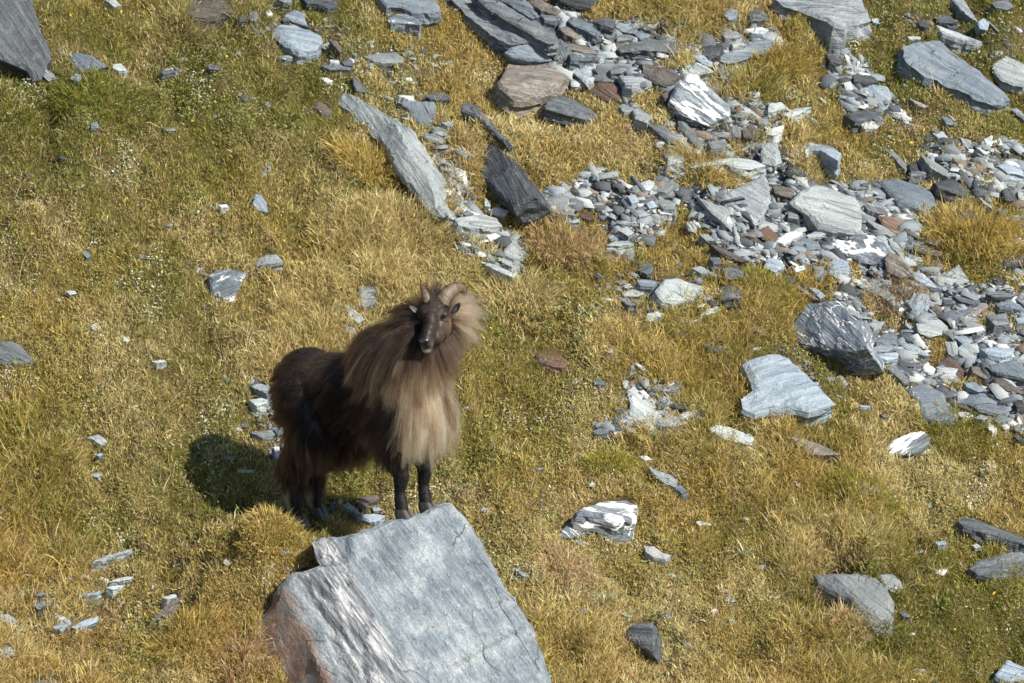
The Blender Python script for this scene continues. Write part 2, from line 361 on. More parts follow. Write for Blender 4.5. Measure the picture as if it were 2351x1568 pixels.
# ------------------------------------------------------------------ the stones, traced: column row type lie thickness(cm) grain(deg) | outline in that quarter-tile | label
# a tile is 588 x 392 picture units, drawn at four times that
STONES = '''
0 0 d f 40 -60|0,-60 300,-60 310,40 360,170 400,330 450,440 472,540 420,640 380,740 300,750 250,650 60,570 0,550 -120,500 -200,0|large dark grey boulder with a rust-stained lower corner, split blocks at its foot
0 0 g f 8 -50|420,630 470,660 530,720 450,745 400,700|
0 0 b f 8 -40|640,490 720,470 830,500 900,550 990,610 820,660 690,660|blue-grey half-buried slab downhill of a pale lichen clump
0 0 p g 5 -30|1040,590 1110,580 1170,640 1090,650 1035,625|
0 0 q h 6 20|1480,660 1530,620 1600,600 1660,630 1640,655 1500,675|small stone striped with cream and blue lines in dry grass
0 0 d g 5 0|1910,590 2010,600 2020,640 1920,630|
0 0 b g 5 -20|640,720 690,670 800,700 720,745|
0 0 n h 16 -10|1720,-40 2130,-40 2145,100 2000,120 1890,150 1770,140 1720,100|wide layered brown-grey rock with a dark hollow under it
0 0 d g 6 -30|2200,140 2270,160 2280,195 2200,195|
0 0 d g 7 -50|2285,105 2360,100 2375,180 2310,190|
0 0 b g 5 -50|830,1130 890,1110 915,1170 840,1180|
0 0 p g 4 -40|970,0 1060,-10 1120,50 1050,60|
1 0 b h 15 -12|130,210 190,190 340,195 470,250 600,320 620,370 560,450 400,465 330,440 240,370 140,270|thick blue-grey slab with fine streaks and a dark undercut side
1 0 d g 5 0|235,165 290,150 325,190 250,200|rounded dark pebble resting on the thick blue-grey streaked slab
1 0 b g 9 -30|255,130 360,90 440,120 455,190 480,240 330,185 270,160|
1 0 w g 4 0|90,110 130,90 155,135 110,150|
1 0 d h 10 -10|400,-30 770,-30 740,45 660,65 560,30 470,25|
1 0 g h 8 -10|160,-30 320,-30 330,20 250,15|
1 0 n g 5 -45|680,370 740,370 800,460 770,480 720,420|
1 0 p h 5 15|190,520 330,490 370,510 270,545|
1 0 d g 9 30|790,560 825,515 890,560 880,605 810,595|rounded dark pebble perched at the end of a thin flat slab
1 0 b h 5 0|590,600 800,585 890,620 860,640 680,640|
1 0 p h 4 0|680,545 760,550 770,580 680,570|
1 0 l g 6 5|990,510 1110,480 1290,460 1360,520 1340,560 1170,575 1080,560|flat pale lichened slab with a dark hollow in its top
1 0 g f 6 -55|885,695 960,760 1065,865 920,835 895,780|thin grey triangular slab just uphill of the long streaked slab
1 0 w g 4 -10|590,720 640,710 710,740 650,755|
1 0 n h 9 -10|500,970 570,925 650,960 690,1010 670,1050 600,1045 560,1000|rounded brown stone tucked in grass beside the tip of the long streaked slab
1 0 p l 16 -52|705,910 780,830 850,840 960,900 1110,990 1290,1100 1350,1180 1430,1340 1510,1460 1590,1568 1640,1668 1660,1808 1740,1948 1690,1973 1580,1938 1500,1858 1430,1758 1340,1678 1270,1598 1230,1490 1180,1370 1090,1260 1000,1180 880,1110 870,1050 830,990 780,970|long pale slab with diagonal streaks, lying down the slope in grass
1 0 b f 7 -80|1310,930 1390,920 1640,925 1650,1000 1650,1080 1590,1170 1510,1140 1430,1070 1410,1000|squarish blue-grey slab with upright stripes
1 0 d h 6 -5|1560,880 1620,850 1740,855 1785,900 1730,920 1600,905|
1 0 w h 4 -10|1300,870 1420,875 1455,900 1400,910|
1 0 p h 6 -15|1620,1170 1690,1150 1770,1180 1790,1220 1720,1245 1640,1220|
1 0 g g 6 -25|1510,1240 1640,1215 1750,1290 1700,1320 1600,1300|
1 0 g h 5 -10|1700,1120 1790,1110 1830,1145 1760,1160|
1 0 d l 12 -45|1885,970 1930,945 1990,960 2100,1050 2200,1180 2290,1260 2260,1275 2170,1210 2080,1120 1980,1050 1880,1030|narrow black splintered rock leaning down the slope
1 0 d l 18 -55|2100,1280 2160,1300 2270,1390 2370,1540 2460,1640 2555,1790 2460,1850 2360,1920 2240,1810 2100,1690 2010,1610 2060,1500|dark pointed slab standing on its edge, furrowed lengthwise
1 0 q h 10 -20|1210,160 1290,120 1400,115 1480,170 1525,220 1500,245 1400,220 1310,205 1240,215|
1 0 b h 22 -15|1110,-40 1640,-40 1690,60 1680,90 1570,110 1430,105 1330,60 1200,60|broad grey block with a sharp dark lower edge, beside the layered outcrop
2 0 b h 14 -25|510,180 620,140 740,170 800,230 835,290 740,300 640,260 560,230|smooth blue-grey slab with a shaded face, resting on scree
2 0 n h 12 -25|430,250 520,230 640,300 660,340 560,345 480,310|
2 0 d f 18 -5|380,-60 800,-60 780,60 700,85 600,70 450,10|dark block overhanging the scree beside golden grass
2 0 n h 9 -25|150,10 240,-10 380,50 445,90 400,130 270,90|
2 0 d h 9 -15|750,170 880,150 960,180 930,250 820,220|
2 0 b g 9 -30|940,200 1050,220 1170,290 1290,330 1180,370 1120,310 1020,290 935,240|
2 0 g h 8 -10|960,320 1080,300 1130,350 960,380|
2 0 g h 9 0|970,400 1080,370 1250,350 1420,360 1570,440 1480,480 1330,460 1220,450 1000,440|wide flat grey slab lying over the scree
2 0 w g 7 60|880,400 940,390 960,440 930,480|
2 0 g l 14 -70|360,390 440,350 530,430 500,520 400,570 370,500|
2 0 b f 18 -10|-60,470 0,425 140,400 310,410 360,500 370,560 260,565 120,550 0,520|blocky blue-grey rock with white patches under the layered outcrop
2 0 n h 9 -20|500,390 620,400 740,440 790,480 640,470 540,440|
2 0 q h 10 -10|520,490 620,445 720,480 815,510 800,550 660,550 540,550|
2 0 n h 20 -12|-30,545 130,560 330,580 480,640 510,690 430,770 330,790 200,830 80,850 -40,850 -120,790 -135,720 -80,640|large mottled brown-grey block with pale rim and lichen
2 0 b f 12 -40|540,580 620,560 770,600 760,690 720,720 640,650|
2 0 g g 9 -20|770,590 900,640 970,690 960,740 840,745 740,730|
2 0 p l 10 -50|520,640 600,620 720,740 680,780 600,700|
2 0 g h 9 10|900,620 960,570 1110,580 1110,610 1000,660 920,650|
2 0 g h 10 0|980,680 1190,690 1240,740 1100,780 1040,770|
2 0 n f 16 -30|1200,570 1290,580 1500,660 1560,710 1420,800 1300,760 1210,680|weathered tan block with wood-like ridges beside the white-banded boulder
2 0 r f 14 -30|710,830 790,750 930,760 1000,850 1000,930 930,940 830,910|dark lichen-spotted stone with a rusty lower half
2 0 d h 18 -18|290,970 340,900 430,865 560,890 700,960 830,1050 700,1070 560,1050 420,1030 310,1000|dark oval boulder with a brown undercut, alone in grass
2 0 Q f 34 -38|1450,920 1510,790 1580,720 1700,705 1790,790 1900,880 2000,960 1985,1060 1900,1100 1800,1150 1650,1090 1530,1030|big black and white banded boulder above a dark hollow
2 0 n g 7 40|1370,860 1450,830 1560,740 1540,800 1480,880 1400,900|
2 0 p h 8 -40|1110,1000 1150,975 1290,1070 1240,1130 1130,1080|
2 0 g h 6 -10|980,970 1060,960 1150,1000 1030,1040|
2 0 g g 8 -35|1250,1130 1390,1150 1520,1240 1550,1310 1440,1310 1330,1200|
2 0 g g 10 -55|1520,1100 1590,1100 1680,1200 1760,1340 1740,1390 1640,1290 1540,1170|
2 0 p h 9 -20|1430,1430 1510,1380 1610,1440 1560,1490 1430,1500|
2 0 p h 6 -8|1450,1330 1600,1330 1720,1370 1740,1410 1560,1390|
2 0 d h 12 -10|1720,400 1900,390 1940,420 1900,490 1810,530 1740,480|
2 0 b g 11 10|1850,530 1950,480 2120,430 2230,360 2351,340 2420,380 2380,450 2351,490 2200,520 2080,560 1990,580 1930,560|long blue-grey slab uphill of a golden grass patch
2 0 b g 9 -10|1940,130 2000,70 2070,90 2070,150 2000,185|
2 0 d h 10 -20|2160,100 2240,60 2351,120 2360,180 2200,190|
2 0 g h 7 -5|1930,310 2050,280 2110,320 2050,350 1960,345|
2 0 p h 5 -5|2010,390 2100,370 2120,410 2030,430|
2 0 b g 8 -30|1640,500 1760,510 1840,570 1830,610 1740,580|
2 0 p f 10 -30|1610,640 1700,570 1780,600 1860,660 1700,690 1620,690|
2 0 b g 8 -30|1890,650 2000,640 2040,690 1990,750 1920,710|
2 0 g l 8 -60|2000,1160 2060,1140 2110,1200 2080,1260 2010,1240|
2 0 n f 9 -60|2110,1190 2200,1120 2280,1230 2240,1290 2130,1260|
2 0 p h 7 10|1800,1300 1960,1270 1970,1340 1830,1360|
2 0 d h 6 10|1830,1390 1950,1355 1990,1400 1880,1425|
2 0 g h 6 10|2180,910 2260,880 2290,910 2220,930|
2 0 d h 5 0|2140,860 2250,840 2260,865 2160,880|
2 0 b h 6 0|2170,940 2270,925 2290,955 2200,965|
2 0 g h 6 10|2010,1060 2120,1020 2210,1040 2100,1080|
2 0 p h 7 -10|2240,1090 2351,1060 2351,1140 2270,1140|
2 0 b h 7 -20|2170,270 2260,250 2351,290 2300,310 2200,300|
2 0 g h 6 -10|1160,250 1240,220 1330,260 1280,290|
2 0 p g 6 50|1110,300 1160,310 1175,365 1130,360|
2 0 n g 6 -10|1360,200 1470,195 1480,230 1380,240|
2 0 g g 6 0|840,320 920,270 960,300 900,370|
2 0 d g 6 20|720,360 800,335 850,370 760,400|
2 0 b h 5 10|260,130 380,140 465,160 400,195 300,180|
3 0 g h 26 -8|60,-60 860,-60 920,80 950,150 820,190 720,190 700,240 600,230 540,180 420,130 300,60 150,20|great flat-topped streaked slab with a black splintered underside
3 0 b g 16 -42|1240,390 1420,350 1590,340 1640,390 1760,490 1900,590 2050,720 2180,810 2230,880 2130,930 2050,940 1930,910 1850,850 1750,810 1650,770 1560,700 1450,670 1360,600 1270,530|large smooth blue slab with a spiky plant at its edge
3 0 p g 12 -30|2060,590 2180,510 2346,590 2400,700 2346,800 2250,780 2150,740 2080,670|pale rounded slab beside the large smooth blue slab
3 0 d h 6 -30|1380,190 1440,180 1490,230 1440,250 1390,230|
3 0 d h 8 -10|1520,150 1640,140 1750,190 1700,210 1570,200|
3 0 g h 8 -20|1540,240 1720,290 1970,360 1900,370 1720,350 1600,310|long thin grey slab just uphill of the large smooth blue slab
3 0 b f 8 -60|1925,200 1980,165 2035,210 2010,280 1940,260|
3 0 g g 6 -55|1690,-20 1790,-20 1880,120 1930,200 1860,160 1760,80|
3 0 d g 10 -20|2040,20 2200,-10 2260,60 2180,90 2080,60|
3 0 d h 7 -10|780,680 940,680 1020,750 900,760 790,740|
3 0 b f 12 -40|860,800 960,770 1090,790 1135,870 1110,970 1000,970 980,900 900,880|blue-lilac block between grass tufts downhill of a dark flat chip
3 0 w g 6 20|690,760 740,745 795,790 760,830 710,820|
3 0 d h 10 -15|710,1020 830,980 1000,1010 1090,1070 1040,1130 960,1080 800,1110|
3 0 w h 6 -10|840,1130 950,1100 1060,1120 990,1180 880,1175|
3 0 d h 8 -45|520,480 570,470 680,560 660,585 570,560|
3 0 b h 12 -35|310,1300 350,1265 480,1290 600,1350 670,1400 640,1470 560,1420 470,1360 380,1350|
3 0 p h 7 0|0,940 120,935 175,980 60,1020 0,1030|
3 0 p g 5 15|130,1050 260,990 400,980 300,1040 200,1080|
3 0 w h 7 20|0,1180 150,1140 120,1200 50,1240 -20,1230|
3 0 p g 9 -60|-60,1330 0,1310 80,1310 130,1480 60,1520 -60,1480|
3 0 g l 6 -45|2220,1000 2290,990 2346,1050 2360,1110 2270,1040|
3 0 b g 6 -20|1590,1070 1660,1080 1745,1150 1640,1140|
3 0 p h 5 -10|1510,1220 1600,1200 1650,1260 1560,1260|
3 0 p g 6 -45|1060,1355 1140,1380 1230,1460 1300,1540 1260,1568 1150,1440|
3 0 d f 8 -30|1290,1500 1400,1470 1460,1530 1440,1590 1310,1580|
3 0 p g 5 -35|1400,1430 1560,1500 1720,1600 1650,1620 1500,1540|
3 0 g f 6 -60|1760,1260 1860,1290 1865,1390 1790,1330|
3 0 p g 5 -40|1910,1350 1990,1340 2040,1400 1990,1415|
3 0 b h 9 -5|2100,1510 2180,1495 2346,1510 2360,1590 2200,1580|
3 0 w f 4 60|340,1370 370,1370 372,1445 345,1440|
3 0 p g 5 -60|1985,1270 2060,1240 2055,1340 2000,1330|
3 0 n h 5 -30|1290,900 1400,940 1480,980 1400,985|
3 0 b g 5 30|945,170 1000,170 1030,220 970,210|
3 0 l g 4 0|1290,330 1400,335 1400,360 1290,358|
3 1 p f 30 -10|300,170 400,120 500,110 680,180 800,220 860,310 880,370 850,540 780,580 600,560 460,520 380,400 220,300 200,270|big pale greenish boulder, rounded and ribbed, on the scree
3 1 b g 14 -35|1010,50 1180,60 1430,140 1510,200 1560,290 1570,390 1450,340 1320,300 1200,280 1080,160|smooth lilac-grey slab with a brown split side
3 1 d h 10 -10|1530,100 1680,60 1870,130 1840,190 1700,200 1560,150|
3 1 d h 8 -15|1690,350 1850,360 1990,450 1880,460 1760,420|
3 1 r f 18 -20|1000,410 1150,420 1310,470 1310,550 1260,620 1150,580 1050,500|dark red-brown rusty boulder beside the scree
3 1 d f 9 -60|2150,170 2220,150 2270,230 2260,280 2180,270|
3 1 Q l 18 -30|560,600 720,640 860,560 960,590 1060,650 1100,720 1060,800 940,830 820,820 760,790 660,760 570,680|jagged black rock with a white crust, downhill of the big pale boulder
3 1 n l 16 -40|1060,790 1110,730 1200,780 1300,880 1310,930 1210,980 1090,920|
3 1 b f 14 10|540,850 620,800 720,820 750,880 740,960 690,1020 600,970 545,930|
3 1 b f 10 60|420,880 500,880 540,950 490,1020 430,990|
3 1 b h 9 -10|210,660 330,600 460,650 490,710 340,720 230,690|
3 1 w g 8 25|80,640 160,570 290,520 320,560 240,620 140,670|
3 1 r f 10 -40|-100,550 0,500 90,600 60,660 -50,630|rust-red stone wedged in the scree
3 1 p h 7 10|350,590 480,530 560,560 490,600 370,610|
3 1 g g 6 -40|870,290 980,330 1030,395 920,360|
3 1 p g 6 -35|900,440 1050,500 1180,590 1120,600 980,520|
3 1 p g 7 -50|1100,620 1180,660 1260,770 1230,790 1130,700|
3 1 n h 7 -15|1300,690 1440,680 1560,730 1630,770 1540,780 1370,740|
3 1 g h 6 -15|1250,740 1400,790 1420,830 1320,820|
3 1 p g 6 -15|1490,950 1590,960 1680,900 1750,850 1850,990 1740,1050 1580,1030|broken pale flat slab at the grass edge of the scree
3 1 d h 9 15|2120,830 2220,780 2346,770 2370,860 2250,880|
3 1 b g 8 -35|1310,930 1400,930 1550,1050 1600,1080 1440,1050 1340,990|
3 1 p g 10 -40|810,1030 960,1010 1080,1060 1190,1170 1220,1240 1150,1230 1050,1150 900,1080|
3 1 b f 14 60|1280,1210 1340,1120 1470,1130 1490,1180 1420,1290 1330,1280|
3 1 b f 9 80|1480,1130 1560,1110 1580,1190 1530,1220|
3 1 q l 30 -50|170,1420 280,1290 360,1190 520,1180 640,1200 720,1270 790,1360 850,1480 900,1590 930,1668 800,1680 480,1620 200,1520|tall dark boulder capped with white quartz along its ridge
3 1 p g 6 -35|710,1240 830,1290 960,1360 830,1350 740,1300|
3 1 g f 8 -60|820,1390 900,1370 960,1480 960,1560 870,1480|
3 1 p h 6 0|920,1400 980,1370 1030,1440 970,1460|
3 1 p f 13 -10|1360,1400 1500,1390 1620,1410 1600,1500 1480,1530 1380,1480|
3 1 b h 10 0|980,1550 1080,1480 1190,1510 1190,1568 1000,1590|
3 1 d h 8 -20|1700,1140 1760,1150 1930,1200 1850,1220 1750,1190|
3 1 b h 11 -15|2100,1180 2200,1170 2346,1230 2380,1300 2250,1260 2130,1240|
3 1 b g 7 30|1690,1330 1760,1280 1880,1250 1850,1300 1730,1360|
3 1 n g 7 35|1830,1330 1990,1210 2020,1240 1900,1340|
3 1 g h 9 -10|2000,1320 2180,1300 2220,1400 2080,1410|
3 1 b g 7 -20|1720,1530 1790,1500 1890,1560 1800,1600|
3 1 b g 7 -30|0,790 100,800 145,870 70,930 -40,880|
3 1 n g 6 -40|230,1040 300,1060 480,1190 400,1170|
3 1 b g 6 -35|370,1060 470,1090 530,1150 480,1180|
3 1 w g 6 -60|1210,1170 1290,1270 1200,1290|
3 1 n g 8 0|40,140 200,150 250,170 210,250 60,200|
3 1 p g 6 -20|180,340 270,390 270,440 180,430|
3 1 d h 7 -5|120,990 220,970 260,1020 170,1035|
3 1 p g 6 -10|240,890 330,860 340,900 260,930|
3 1 g h 6 0|1040,1000 1140,1000 1130,1040 1060,1040|
3 1 b g 6 -15|1150,1050 1300,1060 1340,1090 1200,1110|
3 1 p h 6 -25|1300,1010 1430,1050 1400,1065 1320,1050|
3 1 g h 7 -10|1640,1050 1750,1110 1720,1120 1640,1090|
3 1 d h 7 0|2000,1120 2120,1100 2310,1130 2200,1160 2050,1150|
3 1 d h 8 20|1600,1170 1690,1180 1700,1230 1610,1210|
3 1 g h 7 0|1450,1330 1560,1320 1550,1360 1460,1370|
3 1 p f 7 -50|1260,1380 1340,1440 1330,1470 1260,1420|
3 1 b h 7 10|2270,1350 2346,1340 2360,1400 2290,1400|
3 1 g h 6 -30|1940,240 2050,320 2060,350 1970,290|
3 1 d h 7 -20|2100,340 2190,350 2200,400 2120,380|
3 1 b h 6 -10|2220,400 2310,410 2300,450 2230,440|
3 1 g f 7 -40|2290,180 2346,200 2370,330 2300,270|
3 1 p h 6 10|2200,100 2290,110 2260,140 2200,135|
3 1 g h 10 -25|1310,0 1520,0 1400,40 1310,45|
3 1 b h 9 -40|1570,0 1700,-10 1730,50 1650,40|
3 2 b g 16 28|-230,190 -100,130 0,100 110,95 200,130 270,200 400,340 520,470 620,580 480,630 370,660 260,620 150,610 20,610 -110,640 -220,590 -240,500 -130,420 -160,330|broad blue-grey slab with pale bands and a slanting side, set in turf
3 2 Q f 16 35|1090,930 1180,880 1320,830 1430,825 1490,880 1500,960 1470,1010 1300,1045 1190,1030 1100,1050|dark stone with a bright white quartz patch, alone in the grass
3 2 n g 7 -35|190,880 250,875 400,910 520,960 660,1040 500,1050 350,1030|flat tan-grey slab almost sunk in turf
3 2 b g 11 10|1250,410 1430,380 1620,470 1650,600 1720,710 1560,720 1430,680 1370,540|striped blue-grey slab at the lower grassy edge of the scree
3 2 r f 10 -45|1560,200 1650,125 1720,170 1830,290 1760,350 1700,280|red-brown angular stone partly under a pale one
3 2 p f 8 0|1540,230 1650,235 1750,245 1690,350 1620,375 1560,320|
3 2 p f 10 -30|1740,60 1800,10 1900,30 1980,100 1880,190 1760,120|
3 2 b h 12 0|1950,60 2080,40 2260,50 2250,100 2150,140 2010,110|
3 2 b h 15 -25|1720,450 1850,410 2000,470 2150,560 2210,620 2100,670 1950,640 1850,560 1740,520|large blue-grey wedge near the lower end of the scree
3 2 n g 8 -30|1860,220 1950,230 2040,310 2000,340 1880,280|
3 2 n g 9 -35|2050,300 2160,330 2300,430 2346,480 2200,450 2090,380|
3 2 b h 7 0|1000,110 1200,90 1190,150 1090,170 1010,140|
3 2 b h 7 0|930,50 1100,20 1190,50 1080,90 950,90|
3 2 g g 7 -45|1090,240 1160,210 1260,310 1310,370 1250,380|
3 2 d g 9 -45|1170,220 1220,190 1350,290 1370,340 1290,330|
3 2 b g 8 -35|1200,20 1340,20 1490,120 1440,130 1280,70|
3 2 p l 9 -70|1620,0 1720,0 1740,110 1690,140 1640,90|
3 2 w h 6 0|1710,650 1860,640 1890,680 1780,700|
3 2 g h 6 5|1890,700 1960,670 2060,690 1980,720|
3 2 b g 6 -30|1800,370 1900,370 2010,450 1930,460 1820,410|
3 2 n h 10 -20|720,1280 800,1255 960,1300 1040,1380 900,1360 830,1360 740,1330|grey ridged stone like weathered wood in dry grass
3 2 r g 6 -10|20,650 110,610 240,640 200,690 60,710|
3 2 b g 7 -60|2000,220 2100,190 2260,140 2346,170 2380,330 2200,300 2060,270|
3 2 w h 5 -10|2010,780 2050,755 2100,800 2060,830|
3 2 b h 6 -15|2050,700 2150,680 2200,730 2110,750|
3 2 w h 5 0|2120,750 2170,735 2220,780 2180,810|
3 2 d g 7 -35|2250,860 2346,890 2400,930 2300,910|
3 2 d h 7 -10|2260,540 2346,560 2370,620 2290,630|
3 2 n h 6 -10|1660,560 1780,560 1920,650 1800,610|
3 2 b h 5 -10|830,580 940,590 930,605 850,600|
3 2 b g 5 -20|1030,660 1110,690 1060,700|
3 2 p f 4 -30|240,1280 300,1310 300,1340 260,1320|
2 2 r h 9 -5|215,110 290,80 450,80 515,180 490,230 380,225 250,180|flat reddish-brown slab alone in dry grass
2 2 p g 8 -48|1050,450 1110,410 1180,420 1280,520 1370,640 1240,670 1300,740 1370,800 1280,820 1180,770 1080,640 1090,560|long pale cracked slab sunk in turf beside a scatter of chips
2 2 b h 6 -15|1250,680 1370,650 1530,700 1570,760 1420,780 1310,740|
2 2 p h 6 25|1500,690 1600,640 1700,630 1690,660 1560,710|
2 2 b h 6 5|1260,440 1350,400 1550,390 1560,410 1430,450|
2 2 g g 5 -30|1440,420 1540,430 1555,490 1490,490|
2 2 p g 9 -28|1815,800 1870,760 1990,780 2120,830 2220,890 2200,965 2090,930 1950,900|pale oblong slab lying flush with the turf
2 2 g g 5 -30|1250,1150 1310,1180 1450,1220 1520,1260 1500,1320 1400,1290 1290,1220|
2 2 b g 4 -20|1470,1330 1550,1320 1610,1370 1560,1395|
2 2 Q h 15 12|590,1550 690,1480 820,1430 1080,1415 1160,1440 1150,1568 1100,1640 940,1640 780,1600 600,1580|dark rock streaked with white veins, low in the grass
2 2 p g 4 0|870,90 920,70 930,95 890,105|
2 2 b g 5 -10|740,360 800,345 855,370 840,395 770,390|
2 2 b h 5 0|740,820 800,800 900,800 880,840 780,850|
2 2 w g 6 20|1040,780 1090,770 1150,800 1110,830 1050,820|
2 2 w g 5 0|920,810 1010,795 1000,840 940,850|
2 2 w g 4 -20|1160,1050 1230,1045 1290,1080 1220,1090|
2 2 b g 5 -10|1760,20 1860,30 1975,50 1930,80 1870,95|
2 2 q g 5 0|950,620 1010,610 1030,650 960,650|
2 2 p h 4 10|2190,70 2260,45 2300,45 2250,75|
2 2 d h 5 -10|1350,660 1450,640 1540,690 1480,710|
2 2 r g 4 -10|1390,640 1470,625 1540,660 1500,680|
2 2 d h 5 0|1480,600 1560,560 1630,575 1560,620|
2 2 d g 4 -5|1690,650 1810,655 1800,680 1700,680|
2 2 b g 4 0|230,1160 285,1155 290,1175 240,1180|
2 3 q f 12 -50|430,210 480,140 530,95 600,150 640,190 710,215 600,230 500,235|dark triangular stone crossed by a white vein
2 3 w g 6 -25|1210,310 1300,305 1380,370 1460,390 1410,430 1300,410 1230,360|whitish pitted stone low in the turf
2 3 d l 20 -12|1040,1080 1110,1020 1170,1000 1275,990 1305,1100 1300,1310 1220,1260 1120,1190 1040,1150|black upright slab with thin cream lines, set in grass
2 3 p g 4 -30|0,500 60,520 160,580 110,590|
3 3 l g 13 -55|430,555 600,550 860,555 990,590 1090,690 1150,800 1160,1010 1130,1080 990,1060 900,960 820,870 760,780 670,730 540,660 470,620|boomerang-shaped greenish grey slab with mottled lichen
3 3 p g 9 -30|1020,580 1130,565 1210,620 1240,690 1180,720 1090,690|pale block touching the boomerang-shaped slab
3 3 d h 14 -20|1750,60 1790,30 1950,70 2150,150 2346,210 2420,250 2346,290 2200,240 2050,190 1900,150 1800,110|long black log-like rock
3 3 d g 12 15|1860,490 1950,410 2100,380 2240,350 2346,350 2420,450 2346,560 2200,600 2050,600 1930,560|wide dark slab downhill of the log-like rock
3 3 b h 12 -20|2090,1470 2200,1360 2346,1420 2400,1500 2346,1560 2180,1530|
3 3 d h 5 -20|1180,900 1260,910 1310,960 1240,960|
3 3 b h 5 -10|1530,270 1620,255 1640,290 1560,300|
3 3 p h 5 -10|1870,300 1920,285 1955,320 1900,330|
0 2 g f 13 -20|-80,20 0,-10 100,-15 170,10 250,90 325,190 250,230 120,240 0,210 -100,150|rounded grey stone with pale spots bedded in a grassy bank
0 2 p g 5 -20|800,880 900,850 950,880 990,920 920,940 860,900|
0 2 b g 4 0|880,1040 920,1020 955,1040 910,1055|
0 2 b g 5 -10|830,1220 900,1200 940,1230 870,1240|
0 2 d h 7 -30|2280,390 2351,370 2400,420 2340,440|
0 2 p h 4 0|1390,180 1480,165 1530,180 1440,195|
0 1 q f 14 30|1920,960 1990,910 2100,900 2270,930 2200,1040 2150,1200 2050,1190 1940,1110|dark blue stone with white diagonal lines half hidden by dry grass
0 1 b g 5 -40|750,750 790,730 840,780 800,800|
0 1 p g 4 0|610,1100 690,1100 700,1130 640,1135|
0 1 p h 4 0|2010,310 2080,305 2100,330 2030,335|
1 1 b f 8 -60|0,210 40,220 90,280 110,380 60,370 0,350 -30,300|small upright blue-grey stone in a grassy slope
1 1 g h 8 0|0,790 110,755 190,760 245,830 130,850 0,850|
1 1 p f 16 0|950,1070 1000,1055 1080,1060 1120,1120 1125,1260 1000,1280 940,1240 950,1140|upright layered pale stone behind the tahr's shoulders
1 1 p f 9 -40|810,1240 850,1235 950,1310 1000,1370 930,1400 850,1330|
1 1 p f 6 -60|810,1420 900,1440 920,1500 860,1510|
1 1 p h 10 8|1820,440 1950,410 2100,380 2220,410 2265,480 2150,510 1980,520 1860,490|pale lens-shaped slab at the foot of the dark pointed slab
1 1 w g 7 -20|2110,590 2190,570 2290,620 2220,670 2150,640|
1 1 l g 6 -40|2280,620 2351,610 2440,700 2530,770 2450,810 2351,790 2280,750|flat pale speckled slab at a dry grass edge
1 1 p g 5 -22|2060,830 2200,860 2351,930 2351,970 2200,910|
1 1 g g 5 -25|2200,770 2351,830 2351,880 2260,840|
1 1 p g 5 -60|2100,250 2160,280 2150,330 2100,320|
1 1 w g 6 -15|2130,350 2230,330 2320,370 2280,410|
1 1 p g 5 -45|1820,500 1910,580 1870,580|
1 1 g g 5 -20|1880,380 1950,360 2000,390 1930,410|
1 1 g g 5 -40|1960,660 2060,690 2050,720 1970,690|
2 1 r h 7 -15|610,400 660,375 740,390 750,440 710,455 650,430|small smooth rust-brown stone on pale gravel
2 1 l g 8 -5|1310,1100 1400,990 1500,980 1720,1040 1850,1150 1780,1190 1600,1200 1480,1210 1380,1190|broad flat whitish slab crusted with lichen
2 1 b h 8 -5|1140,1000 1200,990 1330,1010 1290,1060 1180,1050|
2 1 n g 7 -60|1200,1060 1260,1060 1330,1180 1280,1190|
2 1 p h 6 5|1010,1120 1100,1080 1220,1120 1150,1150 1030,1150|
2 1 w f 6 10|1010,1060 1080,1035 1115,1070 1060,1085|bright white chip beside the broad lichen-crusted slab
2 1 d g 7 40|1150,910 1240,840 1300,860 1290,930 1240,950|dark leaf-shaped stone standing in dry grass
2 1 d h 13 -10|1820,1080 1900,1050 2040,1050 2110,1110 2080,1170 1940,1170 1870,1120|dark blue-black block beside the broad lichen-crusted slab
2 1 d f 12 -20|1930,890 2060,880 2130,920 2120,980 2000,1000 1950,960|
2 1 d g 5 -15|1750,1180 1880,1190 1910,1230 1830,1230|
2 1 p g 5 20|1730,1320 1800,1270 1880,1240 1920,1270 1850,1310|
2 1 l g 4 10|1240,1310 1330,1290 1410,1320 1300,1380 1230,1370|
2 1 p h 4 0|1550,1390 1650,1365 1745,1360 1650,1395|
2 1 p f 12 40|1310,120 1400,50 1530,120 1530,190 1470,240 1370,250 1310,210|chunky pale block with a diagonal crack, uphill of the golden tuft
2 1 p g 8 20|1180,110 1260,80 1310,110 1270,180 1200,170|
2 1 b g 7 -30|1060,230 1130,215 1170,280 1100,300|
2 1 p h 7 0|1320,280 1420,260 1500,290 1490,350 1390,350|
2 1 b g 6 -40|1230,300 1290,270 1330,330 1260,345|
2 1 g h 6 -25|970,540 1050,510 1120,560 1070,600|
2 1 b g 7 10|880,600 930,570 1000,580 1000,630 910,640|
2 1 p h 4 10|870,680 950,640 1050,640 1120,660 980,690|
2 1 p f 7 -60|1600,480 1650,460 1700,510 1690,570 1620,550|
2 1 n g 9 -32|1810,670 1900,700 2050,760 2170,830 2100,840 1960,790|
2 1 n h 7 -5|2050,550 2240,570 2230,610 2100,590|
2 1 w h 5 -10|1340,350 1490,380 1470,400 1360,390|
2 1 p g 8 -48|1700,230 1850,300 2060,330 2210,500 2130,510 2050,460 2010,530 1900,440 1790,340|cracked pale ledge downhill of the golden tuft
2 1 g g 9 -40|1960,180 2130,130 2300,20 2351,80 2380,250 2300,420 2230,470 2160,400 2060,320 1980,240|mottled lilac-grey bedrock hump beside the golden tuft
2 1 p g 6 -45|2140,400 2200,400 2270,490 2230,500|
2 1 g h 6 -15|1650,890 1730,870 1870,940 1740,940|
2 1 b g 4 -20|480,460 620,440 620,470 520,480|
2 1 b g 4 -25|310,340 460,370 600,410 430,390|
2 1 g g 5 -20|790,410 850,400 920,450 830,450|
